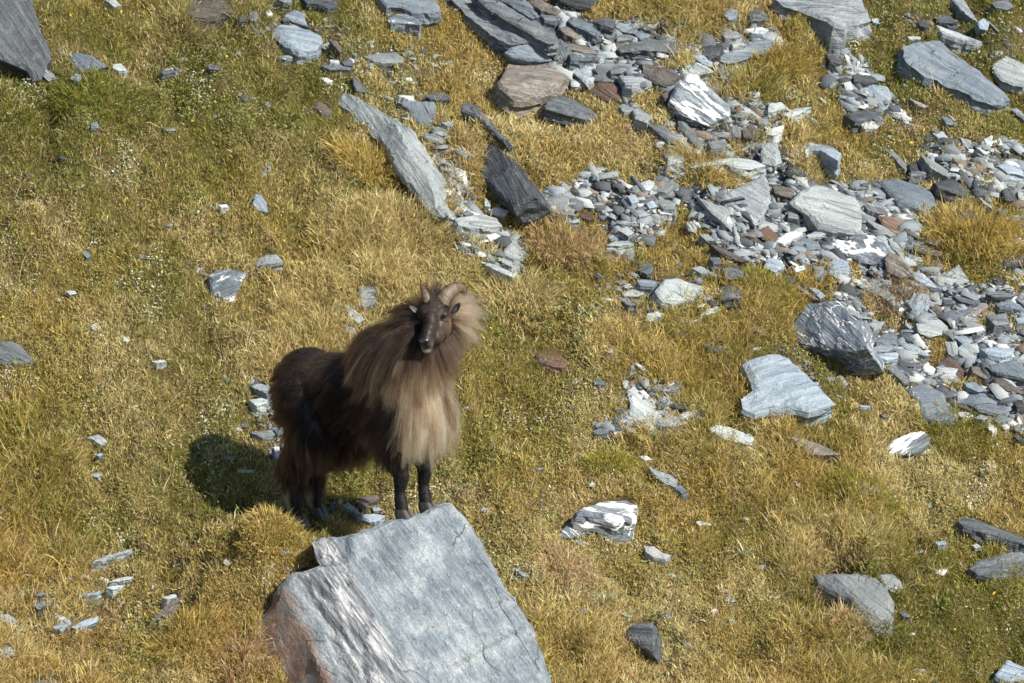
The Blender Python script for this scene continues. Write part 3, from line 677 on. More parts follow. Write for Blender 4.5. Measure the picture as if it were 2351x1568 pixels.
2 1 g h 5 -10|1130,380 1210,360 1280,400 1170,420|
2 1 b g 5 0|850,490 910,500 930,540 870,540|
2 1 p g 6 -20|1720,580 1800,580 1870,640 1780,640|
2 1 g h 6 -20|1810,790 1900,790 1940,850 1850,850|
2 1 p g 5 -20|2230,760 2340,790 2330,830 2250,800|
2 1 p h 4 -10|1450,1450 1560,1455 1625,1475 1550,1490|
2 1 d h 6 -20|1740,1455 1830,1460 1890,1510 1800,1500|
2 1 g g 5 -20|2170,1410 2290,1460 2340,1520 2230,1480|
2 1 q g 5 -30|750,950 810,940 840,970 780,985|
2 1 b h 5 -20|1000,1190 1080,1195 1140,1235 1060,1230|
2 1 n g 4 -10|960,1010 1040,1000 1070,1040 990,1045|
2 1 p h 8 -8|1360,-80 1480,-100 1700,-115 2000,-140 2180,-120 2330,-60 2200,-20 2100,-30 1960,-70 1700,-60 1500,-30|long pale rock shelf uphill of the golden tuft
0 3 g h 8 18|850,450 950,400 1100,360 1200,330 1220,350 1050,400 950,440|thin low ledge of grey rock along a grassy step
0 3 p h 6 12|1010,635 1100,600 1230,580 1210,610 1080,635|
0 3 b h 6 8|690,765 800,740 930,730 900,755 770,775|
0 3 p h 5 15|980,690 1060,660 1130,670 1040,710|
0 3 b g 5 0|320,760 370,730 430,745 400,770|
0 3 b f 8 30|310,860 370,810 490,800 440,890 350,890|
0 3 b g 7 30|480,1060 600,970 650,980 660,1030 560,1085|blue-grey slab with ridges beside its broken twin in the grass
0 3 b g 7 25|660,1050 760,990 910,950 880,1010 760,1070 720,1090|
0 3 n l 12 45|1310,1070 1450,920 1570,790 1650,770 1560,900 1470,960 1380,1050|dark weathered ledge slanting through grass uphill of a green tuft
0 3 p h 5 15|1490,780 1600,750 1630,765 1540,800|
0 3 p h 8 -25|-20,940 80,930 170,1000 110,1025 0,990|
0 3 b g 8 0|-20,1250 100,1230 140,1290 60,1330 -20,1320|
0 3 b h 8 0|290,1565 380,1535 560,1550 540,1600 300,1600|
0 3 d h 4 0|430,1500 480,1480 520,1505 470,1515|
0 3 b g 4 -30|140,230 200,220 210,275 160,270|
0 2 b h 5 10|-125,1560 -100,1555 40,1550 20,1600|
'''
# stones around the animal, outlines already in picture units
STONES_V = '''
g h 7 10|570,884 595,879 641,892 612,902|
p h 5 0|572,917 600,912 625,920 590,932|
g h 6 0|575,992 624,986 637,996 604,1005|
b g 5 20|629,984 649,980 656,994 637,998|
w g 5 -60|629,1025 641,1025 647,1046 633,1050|
b f 7 30|641,1055 666,1050 672,1071 645,1077|
b g 5 20|647,1019 662,1017 660,1030 650,1032|
p g 6 -40|610,930 640,940 650,962 622,950|
p h 7 -40|787,1158 802,1154 830,1178 821,1182 795,1167|
n h 9 20|819,1143 863,1134 871,1143 845,1158 835,1167 821,1158|tan-topped stone in the grass behind the tahr's front legs
b g 7 0|830,1180 858,1178 886,1184 872,1195 848,1198 828,1193|flat blue stone touching the boulder under the tahr
d g 8 60|756,1154 771,1150 778,1158 761,1176|
p g 5 -10|856,1163 867,1161 880,1171 858,1173|
'''
# places to name the smaller stones by
MARKS = [(60, 90, 'the large dark boulder with the rusty corner'), (185, 145, 'the half-buried blue-grey slab'), (480, 15, 'the wide layered brown rock'), (680, 85, 'the thick streaked slab'),
         (885, 130, 'the flat lichened slab'), (900, 350, 'the long streaked slab'), (960, 255, 'the upright-striped slab'),
         (1150, 410, 'the dark pointed slab'), (1110, 270, 'the black splintered rock'), (1200, 50, 'the layered outcrop'), (1240, 175, 'the large mottled block'),
         (1310, 250, 'the dark oval boulder'), (1480, 105, 'the wide flat scree slab'), (1605, 235, 'the black and white banded boulder'),
         (1515, 170, 'the wood-ridged tan block'), (1720, 110, 'the long blue-grey slab'), (1885, 30, 'the great flat-topped slab'), (2190, 160, 'the large smooth blue slab'),
         (1620, 405, 'the golden tuft'), (1900, 480, 'the big pale boulder'), (2090, 440, 'the lilac-grey split slab'),
         (2055, 520, 'the rusty boulder'), (1970, 570, 'the white-crusted black rock'), (1900, 745, 'the quartz-capped tall boulder'),
         (2180, 640, 'the broken pale flat slab'), (2240, 550, 'the big drooping tussock'), (2180, 820, 'the red-brown angular stone'), (2260, 920, 'the large blue-grey wedge'), (2130, 920, 'the striped lower slab'),
         (1800, 880, 'the broad banded slab'), (1270, 822, 'the reddish flat slab'), (1480, 940, 'the long cracked slab'),
         (1570, 665, 'the broad lichen-crusted slab'), (2090, 1020, 'the stone with the white quartz patch'), (1395, 1165, 'the white-streaked rock'),
         (1315, 1220, 'the vein-crossed triangular stone'), (1475, 1460, 'the black upright slab'), (1960, 1370, 'the boomerang-shaped slab'), (2280, 1210, 'the log-like rock'),
         (1340, 495, 'the small rust-brown stone'), (1440, 430, 'the pale gravel patch'), (1100, 505, 'the lens-shaped slab'), (1205, 570, 'the flat speckled slab'),
         (525, 655, 'the white-lined dark stone'), (845, 685, 'the upright layered stone'), (600, 460, 'the small upright blue stone'), (40, 810, 'the spotted grey stone'),
         (250, 1275, 'the thin grassy ledge'), (175, 1430, 'the twin ridged slabs'), (370, 1410, 'the slanting dark ledge'), (690, 1100, "the tahr's hind legs"), (960, 1400, 'the boulder under the tahr')]
CNAME = dict(g='grey', b='blue-grey', d='dark', p='pale', r='rusty', n='brown', q='white-veined', Q='white-banded', w='white', l='lichened')

def poly_area(P):
    x, y = P[:, 0], P[:, 1]; return 0.5 * np.sum(x * np.roll(y, -1) - y * np.roll(x, -1))

def inside(P, X, Y):
    r = np.zeros(X.shape, bool); n = len(P)
    for i in range(n):
        x0, y0 = P[i]; x1, y1 = P[(i + 1) % n]
        if y0 == y1: continue
        c = ((y0 > Y) != (y1 > Y)) & (X < (x1 - x0) * (Y - y0) / (y1 - y0) + x0)
        r ^= c
    return r

def edge_dist(P, X, Y):
    d = np.full(X.shape, 1e9)
    for i in range(len(P)):
        a = P[i]; b = P[(i + 1) % len(P)]; e = b - a; L = max(e @ e, 1e-12)
        t = np.clip(((X - a[0]) * e[0] + (Y - a[1]) * e[1]) / L, 0, 1)
        d = np.minimum(d, np.hypot(X - a[0] - t * e[0], Y - a[1] - t * e[1]))
    return d

def resample(P, sp, jit, seed):
    g = np.random.default_rng(seed); out = []
    for i in range(len(P)):
        a = P[i]; b = P[(i + 1) % len(P)]; L = np.linalg.norm(b - a); k = max(1, int(round(L / sp)))
        t = (b - a) / max(L, 1e-9); nn = np.array([t[1], -t[0]])
        for j in range(k):
            q = a + (b - a) * j / k
            if j: q = q + nn * g.normal(0, jit) + t * g.normal(0, jit * 0.5)
            out.append(q)
    return np.array(out)

GN = nrm([0.13, -0.60, 0.79])
LIE = dict(g=GN, h=nrm(GN + [0, 0.13, 0.18]), f=nrm(GN + [0.05, -0.55, -0.1]), l=nrm(GN + [-0.50, -0.1, -0.1]), r=nrm(GN + [0.5, 0, 0]))
ROCKMASK = []          # outlines in picture units, so that grass keeps off the stones
MASK = np.zeros((400, 600), bool)
yy, xx = np.mgrid[0:400, 0:600]; MX = xx * 4.0 + 2; MY = yy * 4.0 + 2
def mask_poly(P, M, val=True):
    x0, y0 = np.floor(P.min(0) / 4).astype(int) - 1; x1, y1 = np.ceil(P.max(0) / 4).astype(int) + 1
    x0, y0 = max(x0, 0), max(y0, 0); x1, y1 = min(x1, 600), min(y1, 400)
    if x1 <= x0 or y1 <= y0: return
    s = (slice(y0, y1), slice(x0, x1)); i = inside(P, MX[s], MY[s]); M[s][i] = val

def slab_mesh(pv, n, thick, grain, seed, p0, rough=1.0):
    """a foliated stone: outline on its upper face, ridged top, sides of uneven laminae. returns origin, rotation, verts, faces"""
    g = np.random.default_rng(seed)
    W = np.array([on_plane(u, v, p0, n) for u, v in pv])
    c = W.mean(0)
    a = R(grain)
    gx = RGT * math.cos(a) + UPV * math.sin(a); gx = nrm(gx - n * (gx @ n)); gy = np.cross(n, gx)
    P = np.stack([(W - c) @ gx, (W - c) @ gy], 1)
    if poly_area(P) < 0: P = P[::-1]
    A = abs(poly_area(P)); size = math.sqrt(A)
    sp = max(0.016, size / 9)
    O = resample(P, sp, sp * 0.10 * rough, seed)
    n0 = len(O)
    # inner points
    isp = max(0.014, size / 15)
    lo, hi = P.min(0), P.max(0)
    X, Y = np.meshgrid(np.arange(lo[0], hi[0], isp), np.arange(lo[1], hi[1], isp))
    X = X.ravel() + g.uniform(-.35, .35, X.size) * isp; Y = Y.ravel() + g.uniform(-.35, .35, Y.size) * isp
    m = inside(O, X, Y); X, Y = X[m], Y[m]
    d = edge_dist(O, X, Y); m = d > isp * 0.45; X, Y, d = X[m], Y[m], d[m]
    pts = [Vector(p) for p in O] + [Vector((x, y)) for x, y in zip(X, Y)]
    r = delaunay_2d_cdt(pts, [], [list(range(n0))], 1, 1e-6)
    q = np.array([tuple(v) for v in r[0]]); tris = [list(f) for f in r[2]]
    orig = {}
    for k, lst in enumerate(r[3]):
        for o_ in lst: orig[o_] = k
    dq = edge_dist(O, q[:, 0], q[:, 1])
    bev = min(0.16 * thick, 0.045 * size)
    s1 = seed * 3.7
    z = np.minimum(dq * 0.8, bev) - bev
    z = z + rough * size * (0.045 * (fbm(q[:, 0] * 2.2 / size + s1, q[:, 1] * 4.5 / size, seed, 3) - 0.5) * sstep(0, bev, dq)
             + 0.030 * (np.floor(fbm(q[:, 0] * 1.3 / size + s1, q[:, 1] * 7 / size, seed + 3, 3) * 9) / 9 - 0.5) * sstep(0, bev * 0.6, dq))
    if size > 0.09:                                      # broken facets
        for _ in range(2 if size < 0.3 else 3):
            th_ = g.uniform(0, 2 * math.pi); dv = np.array([math.cos(th_), math.sin(th_)]); pr = q @ dv; mxp = pr.max()
            z = z - np.clip(pr - mxp * g.uniform(-0.2, 0.45), 0, None) * g.choice([-0.10, 0.12, 0.2, 0.3]) * rough
    z = np.maximum(z, -min(0.22 * thick, 0.032) - 0.02 * size * vnoise(q[:, 0] * 30, q[:, 1] * 30, seed))
    verts = [(x, y, zz) for (x, y), zz in zip(q, z)]
    faces = tris
    # sides
    tn = np.roll(O, -1, 0) - np.roll(O, 1, 0); nn = nrm(np.stack([tn[:, 1], -tn[:, 0]], 1) + 1e-12)
    prev = [orig[k] for k in range(n0)]
    nl = int(np.clip(thick / 0.018, 2, 7))
    zb = z[prev]
    for j in range(1, nl + 1):
        t = j / nl
        off = g.uniform(-0.16, 0.22) * thick * 0.5 * rough + (vnoise(np.arange(n0) * 0.45, np.full(n0, j * 7.3), seed) - 0.5) * thick * 0.35 * rough
        off = np.clip(off, -0.06 * size, 0.03 * size) + 0.10 * min(thick, size) * t
        Q = O + nn * off[:, None]
        idx = []
        for k in range(n0):
            verts.append((Q[k, 0], Q[k, 1], zb[k] - (thick + zb[k]) * t)); idx.append(len(verts) - 1)
        for k in range(n0):
            k2 = (k + 1) % n0
            faces.append([prev[k], idx[k], idx[k2], prev[k2]])
        prev = idx
    faces.append(prev[::-1])
    rot = Matrix(((gx[0], gy[0], n[0]), (gx[1], gy[1], n[1]), (gx[2], gy[2], n[2])))
    return c, rot, verts, faces, size

def put(name, mesh, mat, parent=None):
    c, rot, verts, faces, size = mesh
    o = new_mesh(name, verts, faces, mat)
    o.matrix_world = Matrix.Translation(Vector(c)) @ rot.to_4x4()
    return o

used = {}
def stone(pv, typ, lie, thick, grain, label, seed):
    g = np.random.default_rng(seed + 500)
    n = nrm(LIE[lie] + g.normal(0, 0.06, 3))
    cv = pv.mean(0); low = cv[1] * 0.6 + pv[:, 1].max() * 0.4
    G = on_ground(cv[0], low)
    lift = max(thick * (0.45 if lie in 'g' else 0.55 if lie == 'h' else 0.30), 0.03) + 0.008
    lift = min(lift, 0.012 + 0.32 * math.sqrt(abs(poly_area(pv))) / 420)
    p0 = G + GN * lift
    for _ in range(3):                                   # the whole upper face must clear the turf, however the stone is tipped
        Wt = np.array([on_plane(u_, v_, p0, n) for u_, v_ in np.concatenate([pv, pv * 0.55 + cv * 0.45, pv * 0.2 + cv * 0.8])])
        hgt = (Wt[:, 2] - gz(Wt[:, 0], Wt[:, 1])) * GN[2]
        p0 = p0 + GN * max(0.0, max(0.022, 0.25 * lift) - np.sort(hgt)[1 if len(pv) > 5 else 0])
    th = max(thick, float(hgt.max()) * 0.8) * 1.0 + 0.06
    m = slab_mesh(pv, n, th, grain, seed, p0)
    A = abs(poly_area(pv)); ext = pv.max(0) - pv.min(0)
    C = np.cov((pv - cv).T); ev = np.sort(np.linalg.eigvalsh(C)); asp = math.sqrt(ev[1] / max(ev[0], 1e-6))
    name, cat = (('boulder', 'boulder') if A > 9000 and asp < 2.0 else ('rock_slab', 'slab') if (asp > 1.75 and A > 1500) else ('stone', 'stone'))
    o = put(name, m, RM[typ])
    if not label:
        d = [math.hypot(cv[0] - x, cv[1] - y) for x, y, _ in MARKS]; k = int(np.argmin(d)); x, y, ph = MARKS[k]
        dx, dy = cv[0] - x, cv[1] - y
        rel = ('uphill of' if dy < 0 else 'downhill of') if abs(dy) > abs(dx) * 0.8 else ('on the shadow side of' if dx < 0 else 'on the sunny side of')
        sz = 'tiny' if A < 350 else 'small' if A < 1100 else 'middling' if A < 3000 else 'large'
        sh = 'sliver' if asp > 3.0 else 'slab' if asp > 1.9 else 'oblong stone' if asp > 1.5 else 'three-cornered stone' if len(pv) <= 3 else 'block' if len(pv) > 5 else 'squarish stone'
        label = f'{sz} {CNAME[typ]} {sh} {rel} {ph}'
        used.setdefault(label, []).append(o)
    tag(o, label, cat, 'loose schist stones on the hillside')
    ROCKMASK.append(pv); mask_poly(pv, MASK)
    return o

sd = 100
for line in STONES.strip().splitlines():
    hd, pts, label = line.split('|'); c_, r_, typ, lie, th, gr = hd.split()
    pv = np.array([[float(v) for v in p.split(',')] for p in pts.split()]) / 4.0 + [588.0 * int(c_), 392.0 * int(r_)]
    sd += 1; stone(pv, typ, lie, float(th) / 100, float(gr), label, sd)
for line in STONES_V.strip().splitlines():
    hd, pts, label = line.split('|'); typ, lie, th, gr = hd.split()
    pv = np.array([[float(v) for v in p.split(',')] for p in pts.split()])
    sd += 1; stone(pv, typ, lie, float(th) / 100, float(gr), label, sd)
for lb, os_ in used.items():
    if len(os_) > 1:
        if len(os_) == 2:
            s_ = [sum(p.area for p in o.data.polygons) for o in os_]; i = int(s_[0] < s_[1])
            os_[i]['label'] = lb + ', larger of two'; os_[1 - i]['label'] = lb + ', smaller of two'
        else:
            for o in os_: o['group'] = lb + ' set'

# layered outcrop at the top: one thing, its beds are parts
def T(c_, r_, s): return np.array([[float(v) for v in p.split(',')] for p in s.split()]) / 4.0 + [588.0 * c_, 392.0 * r_]
BEDS = [('1640,-60 1780,-60 2000,120 2200,300 2340,440 2320,475 2200,420 2060,270 1880,140 1700,20', 'd', 0.00),
        ('1780,-60 1990,-60 2200,100 2351,200 2600,320 2700,390 2480,385 2340,390 2150,290 1950,130', 'g', 0.06),
        ('1990,-60 2200,-60 2400,90 2620,200 2750,280 2755,370 2690,380 2500,290 2300,180 2100,50', 'g', 0.12),
        ('2200,-60 2420,-60 2530,40 2600,130 2540,150 2380,60', 'b', 0.15)]
oc = empty('rock_outcrop', on_ground(1180, 60)); tag(oc, 'layered grey outcrop of long tilted beds at the head of the scree', 'outcrop')
for k, (s, typ, up) in enumerate(BEDS):
    pv = T(1, 0, s)
    p0 = on_ground(1180, 70) + GN * (0.06 + up)
    o = put('bed', slab_mesh(pv, nrm(GN + [-.12, 0.0, 0.1]), 0.10, -32, 40 + k, p0, 1.3), RM[typ])
    child(o, oc)
    mask_poly(pv, MASK)
# ------------------------------------------------------------------ where the animal stands, and the boulder under its front hooves
TS = 0.95                                   # size of the animal model
HEAD_ANG = R(-38.0)                         # it faces across the slope, a little towards the camera
HV = np.array([math.cos(HEAD_ANG), math.sin(HEAD_ANG), 0]); LV = np.array([-math.sin(HEAD_ANG), math.cos(HEAD_ANG), 0]); ZV = np.array([0, 0, 1.0])
TO = at_y(828, 1240, -1.59)
def LW(p):
    p = np.asarray(p, float); return TO + TS * (p[..., 0:1] * HV + p[..., 1:2] * LV + p[..., 2:3] * ZV)
def WL(P):
    q = (np.asarray(P) - TO) / TS; return np.stack([q @ HV, q @ LV, q @ ZV], -1)

BO = '545,470 600,425 700,400 800,402 870,400 900,370 1000,348 1080,300 1170,290 1290,250 1400,210 1520,180 1600,260 1700,420 1800,590 1900,780 2000,920 2110,1060 2180,1250 2230,1380 2240,1480 2200,1640 1800,1760 1200,1800 700,1740 400,1600 300,1400 225,1250 290,1190 160,1050 110,960 70,870 180,830 290,790 300,740 400,650 520,640 610,620'
bo = np.array([[float(v) for v in p.split(',')] for p in BO.split()]) * 0.3273 + [537.2, 1089.0]
NB = nrm([0.16, -0.70, 0.70])
rf = LW([0.41, -0.11, 0.21])
PB = at_y(928, 1187, rf[1] - 0.07)
Wb = np.array([on_plane(u, v, PB, NB) for u, v in bo])
cb = Wb.mean(0)
ga = R(-62); gx = RGT * math.cos(ga) + UPV * math.sin(ga); gx = nrm(gx - NB * (gx @ NB)); gy = np.cross(NB, gx)
Pb = np.stack([(Wb - cb) @ gx, (Wb - cb) @ gy], 1)
if poly_area(Pb) < 0: Pb = Pb[::-1]
O = resample(Pb, 0.03, 0.0045, 5); n0 = len(O)
lo, hi = Pb.min(0), Pb.max(0); isp = 0.0165
X, Y = np.meshgrid(np.arange(lo[0], hi[0], isp), np.arange(lo[1], hi[1], isp))
X = X.ravel() + rng.uniform(-.3, .3, X.size) * isp; Y = Y.ravel() + rng.uniform(-.3, .3, Y.size) * isp
m = inside(O, X, Y); X, Y = X[m], Y[m]; m = edge_dist(O, X, Y) > 0.008; X, Y = X[m], Y[m]
r = delaunay_2d_cdt([Vector(p) for p in O] + [Vector((x, y)) for x, y in zip(X, Y)], [], [list(range(n0))], 1, 1e-6)
q = np.array([tuple(v) for v in r[0]]); faces = [list(f) for f in r[2]]
orig = {o_: k for k, l_ in enumerate(r[3]) for o_ in l_}
W = cb + q[:, :1] * gx + q[:, 1:] * gy
u, v = to_v(W); qx = (u - 537.2) / 0.3273; qy = (v - 1089.0) / 0.3273
s = (qx - 640) * 0.895 - (qy - 440) * 0.446; t = (qx - 640) * 0.446 + (qy - 440) * 0.895
wob = 70 * (fbm(t / 260, s / 300, 71, 3) - 0.5)
s = s + wob
de = edge_dist(O, q[:, 0], q[:, 1])
band = sstep(-330, -200, s) * (1 - sstep(10, 130, s))
h = -0.00030 * np.clip(-90 - s, 0, None) - 0.0009 * np.clip(-400 - s, 0, None)
h = h + band * 0.050 * (np.abs(2 * fbm(s / 75, t / 420, 72, 3) - 1) - 0.25) 
h = h + 0.040 * (fbm(q[:, 0] * 2.6, q[:, 1] * 4.5, 73, 4) - 0.5) + 0.016 * (fbm(q[:, 0] * 9, q[:, 1] * 24, 74, 3) - 0.5)
h = h + 0.018 * (np.floor(fbm(q[:, 0] * 1.1 + 4, q[:, 1] * 6, 75, 3) * 8) / 8 - 0.5)
h = h - 0.035 * sstep(0, 40, qx - 620) * (1 - sstep(150, 230, qx - 620)) * (1 - sstep(560, 660, qy))
h = h - 0.03 * sstep(0, 30, (qx - 1560) * 0.5 + (qy - 1310) * 0.87) * sstep(1500, 1560, qx)
h = h - 0.030 * (1 - sstep(0, 0.035, de))
rust = sstep(-300, -420, s) * sstep(700, 820, qy + 0.2 * qx) * (0.55 + 0.45 * fbm(qx / 60, qy / 60, 76, 3))
bandc = np.clip(band * 0.9, 0, 1) * (1 - rust)
verts = [(x, y, z) for (x, y), z in zip(q, h)]
RU = list(rust); BA = list(bandc)
back = np.array([0.02, 0.965, -0.26]); back = nrm(back)
dwn = nrm(np.array([0.0, 0.45, -0.9]))
wdn = sstep(1300, 1620, (to_v(cb + O[:, :1] * gx + O[:, 1:] * gy)[1] - 1089.0) / 0.3273)[:, None]   # the foot of the boulder goes down into the turf
bw = nrm(back * (1 - wdn) + dwn * wdn) * (1 + 0.5 * wdn)
bl = np.stack([bw @ gx, bw @ gy, bw @ NB], 1)
prev = [orig[k_] for k_ in range(n0)]
base = np.array([verts[k_] for k_ in prev])
tn = np.roll(O, -1, 0) - np.roll(O, 1, 0); nn = nrm(np.stack([tn[:, 1], -tn[:, 0]], 1))
for j, dd in enumerate((0.03, 0.07, 0.12, 0.18, 0.26, 0.36, 0.50, 0.68)):
    off = 0.02 * (vnoise(np.arange(n0) * 0.3, np.full(n0, j * 5.1), 77) - 0.5) - 0.01 * j / 8
    Q = base + bl * dd; Q[:, :2] += nn * off[:, None]
    idx = []
    for k_ in range(n0):
        verts.append(tuple(Q[k_])); idx.append(len(verts) - 1); RU.append(RU[prev[k_]]); BA.append(0.25)
    for k_ in range(n0):
        k2 = (k_ + 1) % n0; faces.append([prev[k_], idx[k_], idx[k2], prev[k2]])
    prev = idx
faces.append(prev[::-1])
boulder = new_mesh('boulder', verts, faces, M_BOULDER)
for nm, arr in (('rust', RU), ('band', BA)):
    a = boulder.data.attributes.new(nm, 'FLOAT', 'POINT'); a.data.foreach_set('value', np.asarray(arr, np.float32))
rotb = Matrix(((gx[0], gy[0], NB[0]), (gx[1], gy[1], NB[1]), (gx[2], gy[2], NB[2])))
boulder.matrix_world = Matrix.Translation(Vector(cb)) @ rotb.to_4x4()
tag(boulder, 'big pale blue-grey boulder with white folded bands and a rusty side, under the tahr', 'boulder')
mask_poly(bo, MASK)
BT = BVHTree.FromPolygons([tuple(Vector(cb) + rotb @ Vector(v_)) for v_ in verts], faces)
def boulder_top(x, y):
    h_ = BT.ray_cast(Vector((x, y, 3.0)), Vector((0, 0, -1)))
    return h_[0].z if h_[0] else -9.0

# ------------------------------------------------------------------ gravel: thousands of chips between the stones, one mass
def chips(n_try, box, smin, smax, dens, seed):
    g = np.random.default_rng(seed)
    u = g.uniform(box[0], box[2], n_try); v = g.uniform(box[1], box[3], n_try)
    keep = g.uniform(0, 1, n_try) < dens(u, v)
    u, v = u[keep], v[keep]
    Xs, Ys = u_to_ground(u, v)
    return Xs, Ys, smin * (smax / smin) ** (g.uniform(0, 1, len(Xs)) ** 2.2), g

def u_to_ground(u, v):
    """many picture points to ground points"""
    d = FWD[None] + RGT[None] * ((u - 1175.5) / PXM / DIST)[:, None] + UPV[None] * (-(v - 784.0) / PXM / DIST)[:, None]
    t = np.full(len(u), DIST - 3.0) ; d = nrm(d)
    n = nrm(np.array([0.15, -0.75, 1.0]))
    for _ in range(12):
        p = CAM + d * t[:, None]
        t = t + (p[:, 2] - gz(p[:, 0], p[:, 1])) * n[2] / -(d @ n) * 0.9
    p = CAM + d * t[:, None]
    return p[:, 0], p[:, 1]

Xg, Yg, Sg, g = chips(100000, (-250, -150, 2600, 1700), 0.009, 0.050, lambda u, v: np.clip(scree_at(u, v) * 0.8 + 0.006 + 0.06 * (fbm(u / 130, v / 130, 81, 3) > 0.62), 0, 1), 82)
Xh, Yh, Sh, _ = chips(23000, (1000, -100, 2600, 1100), 0.028, 0.10, lambda u, v: (scree_at(u, v) > 0.45) * 0.8, 83)
Xg, Yg, Sg = np.concatenate([Xg, Xh]), np.concatenate([Yg, Yh]), np.concatenate([Sg, Sh])
# a chip: an irregular five-sided flake, 10 vertices and 16 triangles
nc = len(Xg); K5 = 5
ang = (np.arange(K5)[None] + g.uniform(-.48, .48, (nc, K5))) * 2 * math.pi / K5
rad = Sg[:, None] * g.uniform(0.55, 1.35, (nc, K5))
el = g.uniform(0.25, 0.65, nc)
tk = Sg * g.uniform(0.12, 0.40, nc)
up = nrm(GN[None] + np.array([0, 0.1, 0.15]) + g.normal(0, 0.30, (nc, 3)))
e1 = nrm(np.array([0.85, -0.1, -0.35])[None] + g.normal(0, 0.45, (nc, 3))); e1 = nrm(e1 - up * np.sum(e1 * up, 1, keepdims=True)); e2 = np.cross(up, e1)
cc = np.stack([Xg, Yg, gz(Xg, Yg)], 1) + up * (tk * 0.3)[:, None]
ring = lambda sc_, hh: cc[:, None] + e1[:, None] * (np.cos(ang) * rad * sc_)[..., None] + e2[:, None] * (np.sin(ang) * rad * sc_ * el[:, None])[..., None] + up[:, None] * hh[:, None, None]
Vc = np.concatenate([ring(0.88, tk * 0.5), ring(1.0, -tk * 0.5)], 1)
Vc[:, :5] += up[:, None] * (tk[:, None] * g.uniform(-.25, .25, (nc, 5)))[..., None]
tri = [(0, 1, 2), (0, 2, 3), (0, 3, 4)]
for a_ in range(5):
    b_ = (a_ + 1) % 5; tri += [(a_, 5 + a_, 5 + b_), (a_, 5 + b_, b_)]
tri = np.array(tri)
Fc = (np.arange(nc)[:, None, None] * 10 + tri[None]).reshape(-1, 3)
pal = np.array([0.70, 0.73, 0.755]) * np.array([(0.20, 0.215, 0.22), (0.24, 0.27, 0.29), (0.30, 0.32, 0.32), (0.40, 0.41, 0.39), (0.10, 0.11, 0.12), (0.06, 0.065, 0.07), (0.20, 0.15, 0.11), (0.62, 0.61, 0.58)])
ci = g.choice(len(pal), nc, p=[.2, .18, .14, .10, .17, .11, .05, .05])
colc = np.repeat(pal[ci] * g.uniform(.8, 1.2, (nc, 1)), 10, 0)
gravel = tri_mesh('gravel', Vc.reshape(-1, 3), Fc, M_GRAVEL, colc)
tag(gravel, 'small schist chips strewn between the larger stones', 'gravel', kind='stuff')
# ------------------------------------------------------------------ the tahr
yH = LW(np.array([0.53, 0, 1.4]))[1]
def Z2(px, py, dy=0.0): return at_y(871.2 + 0.162 * px, 617.1 + 0.162 * py, yH + dy)
PXM2 = 0.000381
feet = {}
for nm, X, Y in (('fr', 0.41, -0.11), ('fl', 0.41, 0.105), ('hr', -0.40, -0.09), ('hl', -0.40, 0.09)):
    p = LW([X, Y, 0.0])
    z = boulder_top(p[0], p[1]) if nm[0] == 'f' else gz(p[0], p[1])
    feet[nm] = (X, Y, (z - TO[2]) / TS)

import bmesh
def ico(sub):
    b = bmesh.new(); bmesh.ops.create_icosphere(b, subdivisions=sub, radius=1.0)
    v = np.array([x.co for x in b.verts]); f = np.array([[x.index for x in q.verts] for q in b.faces]); b.free(); return v, f
IV, IF = ico(3); SV, SF = ico(2)
BV, BF = [], []; nv = 0
def blob(c, r, rot=None, small=False):
    global nv
    v, f = (SV, SF) if small else (IV, IF)
    p = v * np.asarray(r)
    if rot is not None: p = p @ rot.T
    BV.append(p + c); BF.append(f + nv); nv += len(v)
RB = np.stack([HV, LV, ZV], 1)                        # body axes
def body(c, r): blob(LW(c), np.array(r) * TS, RB)
def limb(pts):
    for (p0, r0), (p1, r1) in zip(pts[:-1], pts[1:]):
        p0, p1 = np.array(p0, float), np.array(p1, float); L = np.linalg.norm(p1 - p0)
        k = max(2, int(L / (0.3 * min(r0, r1))))
        for t in np.linspace(0, 1, k + 1):
            blob(LW(p0 * (1 - t) + p1 * t), np.full(3, (r0 * (1 - t) + r1 * t) * TS), small=True)
body((-0.36, 0, 0.90), (0.19, 0.165, 0.185)); body((-0.10, 0, 0.885), (0.34, 0.19, 0.20)); body((-0.12, 0, 0.81), (0.30, 0.18, 0.17))
body((0.22, 0, 0.93), (0.24, 0.185, 0.24)); body((0.36, 0, 0.92), (0.17, 0.16, 0.20))
body((0.33, -0.12, 0.84), (0.13, 0.085, 0.19)); body((0.33, 0.17, 0.85), (0.13, 0.10, 0.19))
body((-0.33, -0.10, 0.82), (0.17, 0.10, 0.21)); body((-0.33, 0.10, 0.82), (0.17, 0.10, 0.21))
body((0.24, -0.02, 1.15), (0.15, 0.14, 0.13))
hb = WL(Z2(860, 640, 0.06))
limb([((0.24, 0, 1.06), 0.175), ((0.40, 0, 1.18), 0.16), (tuple(hb), 0.105)])
for nm in ('fr', 'fl'):
    X, Y, z = feet[nm]; s_ = math.copysign(1, Y)
    limb([((0.36, 0.125 * s_, 0.80), 0.085), ((0.335, 0.13 * s_, 0.64), 0.062), ((0.395, Y, z + 0.25), 0.045), ((0.382, Y, z + 0.16), 0.029), ((0.392, Y, z + 0.09), 0.036), ((0.405, Y, z + 0.05), 0.033)])
for nm in ('hr', 'hl'):
    X, Y, z = feet[nm]; s_ = math.copysign(1, Y)
    fw = 0.09 * (s_ > 0); limb([((-0.34 + fw, 0.10 * s_, 0.86), 0.13), ((-0.235 + fw, 0.135 * s_, 0.62), 0.115 + 0.02 * (s_ > 0)), ((-0.425, 0.10 * s_, z + 0.38), 0.07), ((-0.422, Y, z + 0.22), 0.036), ((-0.42, Y, z + 0.10), 0.037), ((-0.41, Y, z + 0.05), 0.033)])
